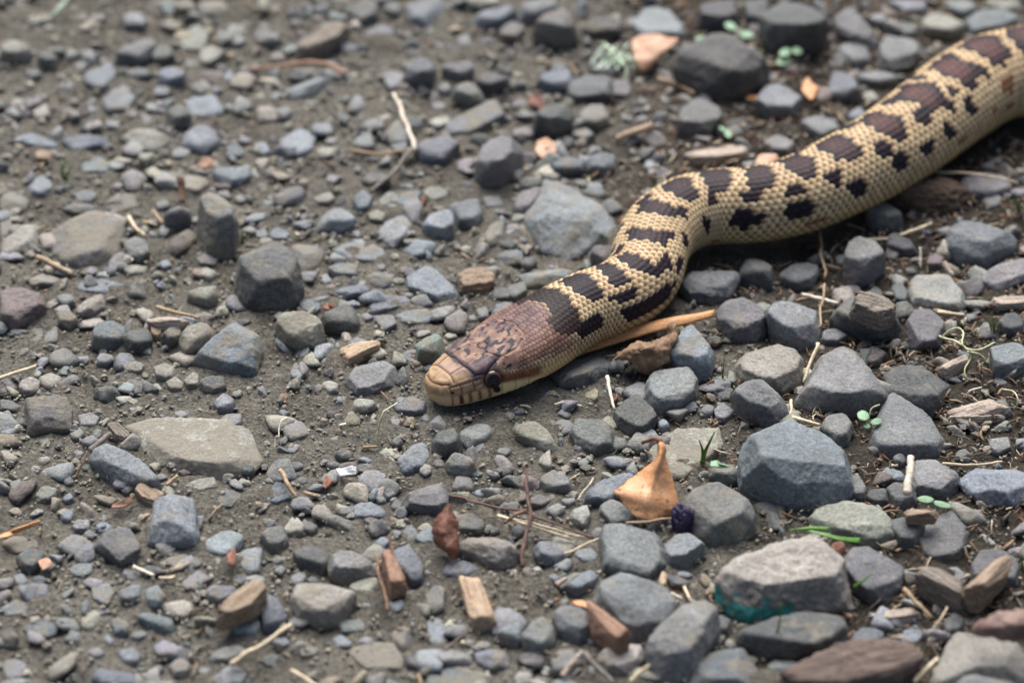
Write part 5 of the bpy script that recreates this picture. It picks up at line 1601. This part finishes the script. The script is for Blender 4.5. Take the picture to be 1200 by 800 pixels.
# lichen
li = empty("lichen", tuple(atg(720, 78, 0))); tag(li, "tuft of pale green branching lichen beside the peach leaf", "lichen")
rl = np.random.RandomState(5)
for k in range(22):
    a0 = rl.uniform(0, 2 * math.pi); L_ = rl.uniform(8, 22)
    x, y = 724 + rl.normal() * 5, 66 + rl.normal() * 6
    pts = [(x, y, rl.uniform(3, 6))]
    for j in range(3):
        a0 += rl.uniform(-.7, .7)
        x += math.cos(a0) * L_ / 3; y += math.sin(a0) * L_ / 3 * .9
        pts.append((x, y, pts[-1][2] + rl.uniform(-1.2, 2.2)))
    keep_under(twig("lobe", None, pts, rl.uniform(1.6, 3.2), M_LICHEN, None, .5, (1, .6), .6, n=5, bend=0), li)
keep_under(twig("lobe", None, [(716, 56, 5), (706, 56, 6), (699, 64, 5), (692, 76, 3)], 2.4, M_LICHEN, None, .3, (1, .6), .7, n=6), li)
twig("lichen_strand", "pale green lichen strand on a light stone beyond the kite shaped stone", [(62, 20, 3), (68, 12, 5), (76, 3, 6), (84, -5, 7)], 3.0, M_LICHEN, "lichen", .4)
scrap("pale turquoise lichen patch on a greenish stone behind the boulder", 842, 545, 22, 9, 8, M_SEED, 10, "lichen", "lichen_patch", .6)

# ------------------------------------------------------------------ labels of the plain stones, by what they lie beside
ORD = ["largest", "second largest", "third largest", "fourth largest", "fifth largest", "sixth largest", "seventh largest", "eighth largest", "ninth largest", "tenth largest", "eleventh largest", "twelfth largest"]
for x, y, ph in [(55, 75, "the pale lichen strand"), (50, 182, "the yellow leaf scrap"), (120, 95, "the blue grey kite shaped stone"), (345, 78, "the orange brown bark strip"), (345, 168, "the bright blue half buried stone"),
                 (400, 40, "the thick grey stick"), (475, 140, "the bleached leaning straw"), (500, 237, "the dark red leaf scrap"), (582, 190, "the tall blocky stone"), (640, 172, "the orange leaf scrap"),
                 (720, 65, "the branching lichen"), (765, 60, "the peach leaf"), (800, 85, "the large dark angular rock"), (742, 156, "the pale broken stick"), (925, 40, "the dark undercut rock"), (949, 104, "the rusty leaf scrap"),
                 (1060, 70, "the snake's back"), (665, 260, "the largest flat slab"), (560, 330, "the knotted wood chip"), (515, 330, "the smooth tapered stone"), (440, 300, "the flat tile shaped stone"), (310, 325, "the two humped rock"), (255, 260, "the tall grey wedge"),
                 (213, 222, "the orange bark stub"), (100, 285, "the flat sunken slab"), (65, 312, "the pale tan twig"), (25, 355, "the purplish brown stone"), (200, 375, "the bleached wood splinter"), (270, 410, "the striated slab"), (350, 388, "the pale buff block"), (420, 412, "the pale torn chip"),
                 (20, 437, "the yellowish straw"), (55, 490, "the dark scratched stone"), (115, 520, "the grey twig stub"), (225, 520, "the mud smeared slab"), (145, 588, "the bark sliver"), (202, 612, "the squarish blue stone"), (135, 640, "the dark star shaped stone"), (53, 660, "the pink scrap"),
                 (20, 622, "the yellowish leaf strip"), (282, 705, "the tan chip on stones"), (300, 760, "the long tan straw"), (380, 705, "the olive stained boulder"), (455, 670, "the bark splinters"), (560, 705, "the pale split chip"), (520, 622, "the upright red leaf"), (406, 552, "the white flake"),
                 (337, 566, "the propped tan twig"), (327, 505, "the white root threads"), (442, 500, "the green stem"), (440, 445, "the chipped grey stone"), (510, 420, "the greenish stone"), (545, 475, "the snake's snout"), (617, 600, "the upright red twig"), (665, 470, "the snake's chin"), (690, 570, "the slanting thin straw"),
                 (760, 575, "the orange leaf"), (765, 405, "the curled brown leaf"), (800, 385, "the tan blade"), (820, 520, "the grass tuft"), (795, 605, "the purple scrap"), (840, 600, "the rounded boulder"), (930, 545, "the biggest boulder"), (950, 425, "the slanting straw"), (1017, 490, "the three leaved seedling"),
                 (1022, 362, "the crumbly bark"), (1065, 557, "the stubby pale twig"), (1145, 484, "the fibrous wood strips"), (1130, 400, "the root curls"), (1000, 300, "the ridged stone"), (1075, 280, "the pale slanting straw"), (1150, 290, "the flat topped blue stone"), (1180, 350, "the pale fibrous wood"),
                 (1040, 220, "the rotten wood chunk"), (860, 345, "the flat topped belly stone"), (925, 670, "the painted wedge"), (1000, 612, "the pale rounded stone"), (1100, 690, "the driftwood chips"), (1005, 780, "the rotten branch"), (1175, 735, "the mauve leaf"), (930, 745, "the long dark stone"),
                 (740, 725, "the big rounded boulder"), (705, 745, "the leaning sliver"), (670, 780, "the bleached stick"), (658, 681, "the pinkish splinter"), (735, 640, "the flat faced boulder"), (250, 170, "the pinkish bark scrap"),
                 (800, 757, "the dark stone ledge"), (1140, 545, "the long thin straw"), (560, 560, "the dark red crossing twig"),]:
    landmark(x, y, ph)
LA = np.array([(x, y) for x, y, _ in LAND])
clusters = {}
for it in plain:
    d = np.hypot(LA[:, 0] - it[3][0], (LA[:, 1] - it[3][1]) * 1.3)
    clusters.setdefault(int(np.argmin(d)), []).append(it)
for k, its in clusters.items():
    its.sort(key=lambda q: -q[4])
    same = {}
    for o, c, f, pc, A in its:
        shape = "flat half buried" if f <= .15 else "low" if f <= .25 else "angular" if f < .4 else "chunky"
        same.setdefault((c, shape), []).append(o)
    for (c, shape), objs in same.items():
        for i, o in enumerate(objs):
            rank = "" if len(objs) == 1 else ", " + ("larger of two" if len(objs) == 2 and i == 0 else "smaller of two" if len(objs) == 2 else ORD[min(i, 11)]) + ""
            tag(o, f"{CNAME[c]} {shape} stone near {LAND[k][2]}{rank}", "stone", "gravel stones")

# ------------------------------------------------------------------ loose gravel, grit and crumbs nobody could count
mask = np.zeros((220, 320), bool)                          # photo / 5 with a margin of 40 cells
yy, xx = np.mgrid[0:220, 0:320]
GX, GY = (xx - 40) * 5.0, (yy - 30) * 5.0
for c, f, poly, lab in STONES:
    A = np.array(poly); A = A.mean(0) + (A - A.mean(0)) * .92
    ins = np.zeros(mask.shape, bool); j = len(A) - 1
    for i in range(len(A)):
        (xi, yi), (xj, yj) = A[i], A[j]
        cond = ((yi > GY) != (yj > GY)) & (GX < (xj - xi) * (GY - yi) / (yj - yi + 1e-9) + xi)
        ins ^= cond; j = i
    mask |= ins
spine = path_at(np.arange(0, S_END, .25)); spine_r = np.interp(np.arange(0, S_END, .25), SS, Wd) * CM
def blocked(x, y, r):
    p = to_px(np.stack([x, y, 0 * x], -1))
    i = np.clip((p[1] / 5 + 30).astype(int), 0, 219); j = np.clip((p[0] / 5 + 40).astype(int), 0, 319)
    b_ = mask[i, j]
    d = np.full(x.shape, 9.0)
    for q, rr in zip(spine, spine_r): d = np.minimum(d, np.hypot(x - q[0], y - q[1]) - rr)
    return b_, d
def inframe(x, y):
    p = to_px(np.stack([x, y, 0 * x], -1))
    return (p[0] > -10) & (p[0] < 1210) & (p[1] > -10) & (p[1] < 810)
PAL = np.array([(.175, .185, .196), (.178, .178, .172), (.108, .110, .108), (.235, .225, .19), (.30, .285, .24), (.14, .115, .11), (.20, .175, .135), (.26, .22, .165)])
def scatter(name, label, n, rmin, rmax, level, seed, probs, expo=2.0, sink=.35, mudmix=.0, snake_gap=0.0, allow_on=0.0, only_out=False, box=(-.24, .24, -.17, .25), verge=False, track=False, flat=1.0):
    rng = np.random.RandomState(seed)
    x, y = rng.uniform(box[0], box[1], n * 3), rng.uniform(box[2], box[3], n * 3)
    r = rmin + (rmax - rmin) * rng.uniform(0, 1, n * 3) ** expo
    b_, d = blocked(x, y, r)
    dens = .62 + .6 * fbm(np.stack([x * 30, y * 30, 0 * x + seed], -1), 2)
    keep = (~b_ | (rng.uniform(size=n * 3) < allow_on)) & (d > r * .3 - snake_gap) & (rng.uniform(size=n * 3) < dens)
    if track: keep &= rng.uniform(size=n * 3) < 1 - .9 * soil_mask(x, y)
    if verge: keep &= rng.uniform(size=n * 3) < np.maximum(soil_mask(x, y), sstep(-.06, .02, x) * sstep(.02, .12, y))
    if only_out: keep &= ~inframe(x, y) & (d > .012)
    x, y, r = x[keep][:n], y[keep][:n], r[keep][:n]; n = len(x)
    tm = []
    for k in range(24):
        P = rng.normal(size=(9 if flat == 1 else 13, 3)); P /= np.linalg.norm(P, axis=1)[:, None]; P *= np.array([1, rng.uniform(.5, .95), rng.uniform(.35, .75) * flat])
        V, F = rock_mesh(P, rng, level, None, 1.0 if level > 1 else .6, 3)
        tm.append(V - V.mean(0))
    F = ICO[level][1]; nv = len(tm[0])
    tm = np.array(tm)
    T_ = tm[rng.randint(0, 24, n)]
    a, ti = rng.uniform(0, 2 * math.pi, n), rng.uniform(-.4, .4, n) * flat
    ca, sa, ct, st_ = np.cos(a), np.sin(a), np.cos(ti), np.sin(ti)
    X = T_[..., 0] * ct[:, None] + T_[..., 2] * st_[:, None]; Z = -T_[..., 0] * st_[:, None] + T_[..., 2] * ct[:, None]; Y = T_[..., 1]
    X, Y = X * ca[:, None] - Y * sa[:, None], X * sa[:, None] + Y * ca[:, None]
    V = np.stack([X, Y, Z], -1) * r[:, None, None]
    zc = ground_z(x, y) + .0006 + r * flat * (.55 - sink - rng.uniform(0, .35, n))
    V += np.stack([x, y, zc], -1)[:, None, :]
    FF = (F[None] + (np.arange(n) * nv)[:, None, None]).reshape(-1, 3)
    o = new_mesh(name, V.reshape(-1, 3), FF, M_GRAVEL, smooth=level > 2)
    sm_ = soil_mask(x, y)
    ci = rng.choice(len(PAL), n, p=np.array(probs) / sum(probs))
    colr = PAL[ci] * rng.uniform(.75, 1.25, (n, 1)) * (1 + rng.uniform(-.05, .05, (n, 3)))
    mud = np.array(MUD_A) * .9 + np.array([.01, .008, .004])
    mk_ = (rng.uniform(size=n) < mudmix)[:, None]
    soilc = np.array(SOIL) * rng.uniform(.8, 2.2, (n, 1))
    colr = np.where(mk_, np.where((rng.uniform(size=n) < sm_)[:, None], soilc, mud * rng.uniform(.7, 1.25, (n, 1))), colr)
    at_ = o.data.color_attributes.new("tint", 'FLOAT_COLOR', 'POINT')
    rg = np.ones((n * nv, 4), np.float32); rg[:, :3] = np.repeat(colr, nv, 0)
    at_.data.foreach_set("color", rg.ravel())
    tag(o, label, kind="stuff")
scatter("gravel", "loose pebbles strewn over the ground round the picked out stones", 950, .0028, .0064, 3, 11, (3, 4, 2.4, 2, .6, .5, 1, .5), 1.8, .30)
scatter("gravel", "wider spread of stones covering the track all round", 420, .006, .016, 3, 12, (3, 4, 3, 2, .3, .4, .3, .2), 1.6, .35, only_out=True, box=(-.33, .33, -.26, .34))
scatter("gravel", "coarse gravel filling the gaps between stones along the verge", 330, .0040, .0085, 3, 15, (3, 5, 3, 2, .3, .4, .3, .1), 1.4, .35, verge=True, snake_gap=-.004)
scatter("gravel", "flat stones trodden into the mud of the track", 520, .0030, .0075, 3, 16, (5, 4, 1.2, 2, .4, .4, .3, .1), 1.5, .1, track=True, flat=.45, snake_gap=-.004)
scatter("grit", "small grit pressed into the mud", 3800, .0012, .0030, 2, 13, (2.5, 3, .5, 2, 1.2, .5, 2, 1.4), 1.6, .26, mudmix=.45)
scatter("crumbs", "fine crumbs of mud and stone on the track", 21000, .0006, .0016, 1, 14, (1, 1.5, .4, 1.2, .8, .3, 2, 1.4), 1.4, .05, mudmix=.65, allow_on=.03)
# stones past the first three hundred
if stone_rest:
    Vs, Fs, Cs, base = [], [], [], 0
    for c, P, rng in stone_rest:
        V, F = rock_mesh(P, rng, 3); Vs.append(V); Fs.append(F + base); base += len(V); Cs.append(np.repeat(np.array([TINT[c]]) * rng.uniform(.85, 1.2), len(V), 0))
    o = new_mesh("pebbles", np.vstack(Vs), np.vstack(Fs), M_GRAVEL)
    at_ = o.data.color_attributes.new("tint", 'FLOAT_COLOR', 'POINT')
    rg = np.ones((base, 4), np.float32); rg[:, :3] = np.vstack(Cs); at_.data.foreach_set("color", rg.ravel())
    tag(o, "small pebbles lying among the larger stones", kind="stuff")
# fibres and bits of rotted plant on the soil verge
def litter(n, seed):
    rng = np.random.RandomState(seed)
    x, y = rng.uniform(-.24, .26, n * 8), rng.uniform(-.17, .26, n * 8)
    b_, d = blocked(x, y, 0)
    keep = (rng.uniform(size=n * 8) < (.05 + .95 * soil_mask(x, y))) & (d > -.004) & (~b_ | (rng.uniform(size=n * 8) < .06))
    x, y = x[keep][:n], y[keep][:n]; n = len(x)
    L_ = .0012 + .0065 * rng.uniform(size=n) ** 2.2; w = .00014 + .00032 * rng.uniform(size=n) ** 2
    a, e_ = rng.uniform(0, 2 * math.pi, n), rng.uniform(-.25, .35, n)
    D = np.stack([np.cos(a) * np.cos(e_), np.sin(a) * np.cos(e_), np.sin(e_)], -1)
    S_ = np.cross(D, [0, 0, 1.0]); S_ /= np.linalg.norm(S_, axis=1)[:, None]; U_ = np.cross(S_, D)
    c0 = np.stack([x, y, ground_z(x, y) + .0014 + rng.uniform(0, .0012, n)], -1)
    V = []
    for t in (-.5, .1, .5):
        bend = (rng.uniform(-.18, .18, n) * L_)[:, None] * S_ * (1 if t == .1 else 0)
        for q in range(3):
            an = q * 2 * math.pi / 3
            V.append(c0 + D * (L_ * t)[:, None] + bend + (S_ * math.cos(an) * 1.6 + U_ * math.sin(an)) * (w * (1 if t < .5 else .6))[:, None])
    V = np.stack(V, 1)
    T_ = []
    for k in range(2):
        for q in range(3):
            a_, b2_ = k * 3 + q, k * 3 + (q + 1) % 3
            T_ += [(a_, b2_, b2_ + 3), (a_, b2_ + 3, a_ + 3)]
    T_ += [(2, 1, 0), (6, 7, 8)]
    F = (np.array(T_)[None] + (np.arange(n) * 9)[:, None, None]).reshape(-1, 3)
    o = new_mesh("plant_litter", V.reshape(-1, 3), F, M_GRAVEL)
    pal = np.array([(.10, .065, .04), (.17, .10, .06), (.24, .16, .10), (.34, .26, .17), (.50, .42, .30), (.07, .05, .035), (.2, .09, .05)])
    colr = pal[rng.choice(7, n, p=[.25, .2, .15, .12, .06, .15, .07])] * rng.uniform(.8, 1.2, (n, 1))
    at_ = o.data.color_attributes.new("tint", 'FLOAT_COLOR', 'POINT')
    rg = np.ones((n * 9, 4), np.float32); rg[:, :3] = np.repeat(colr, 9, 0); at_.data.foreach_set("color", rg.ravel())
    tag(o, "fine brown plant fibres littering the dark soil", kind="stuff")
litter(6500, 21)
scene.cycles.use_denoising = True
scene.cycles.max_bounces = 6
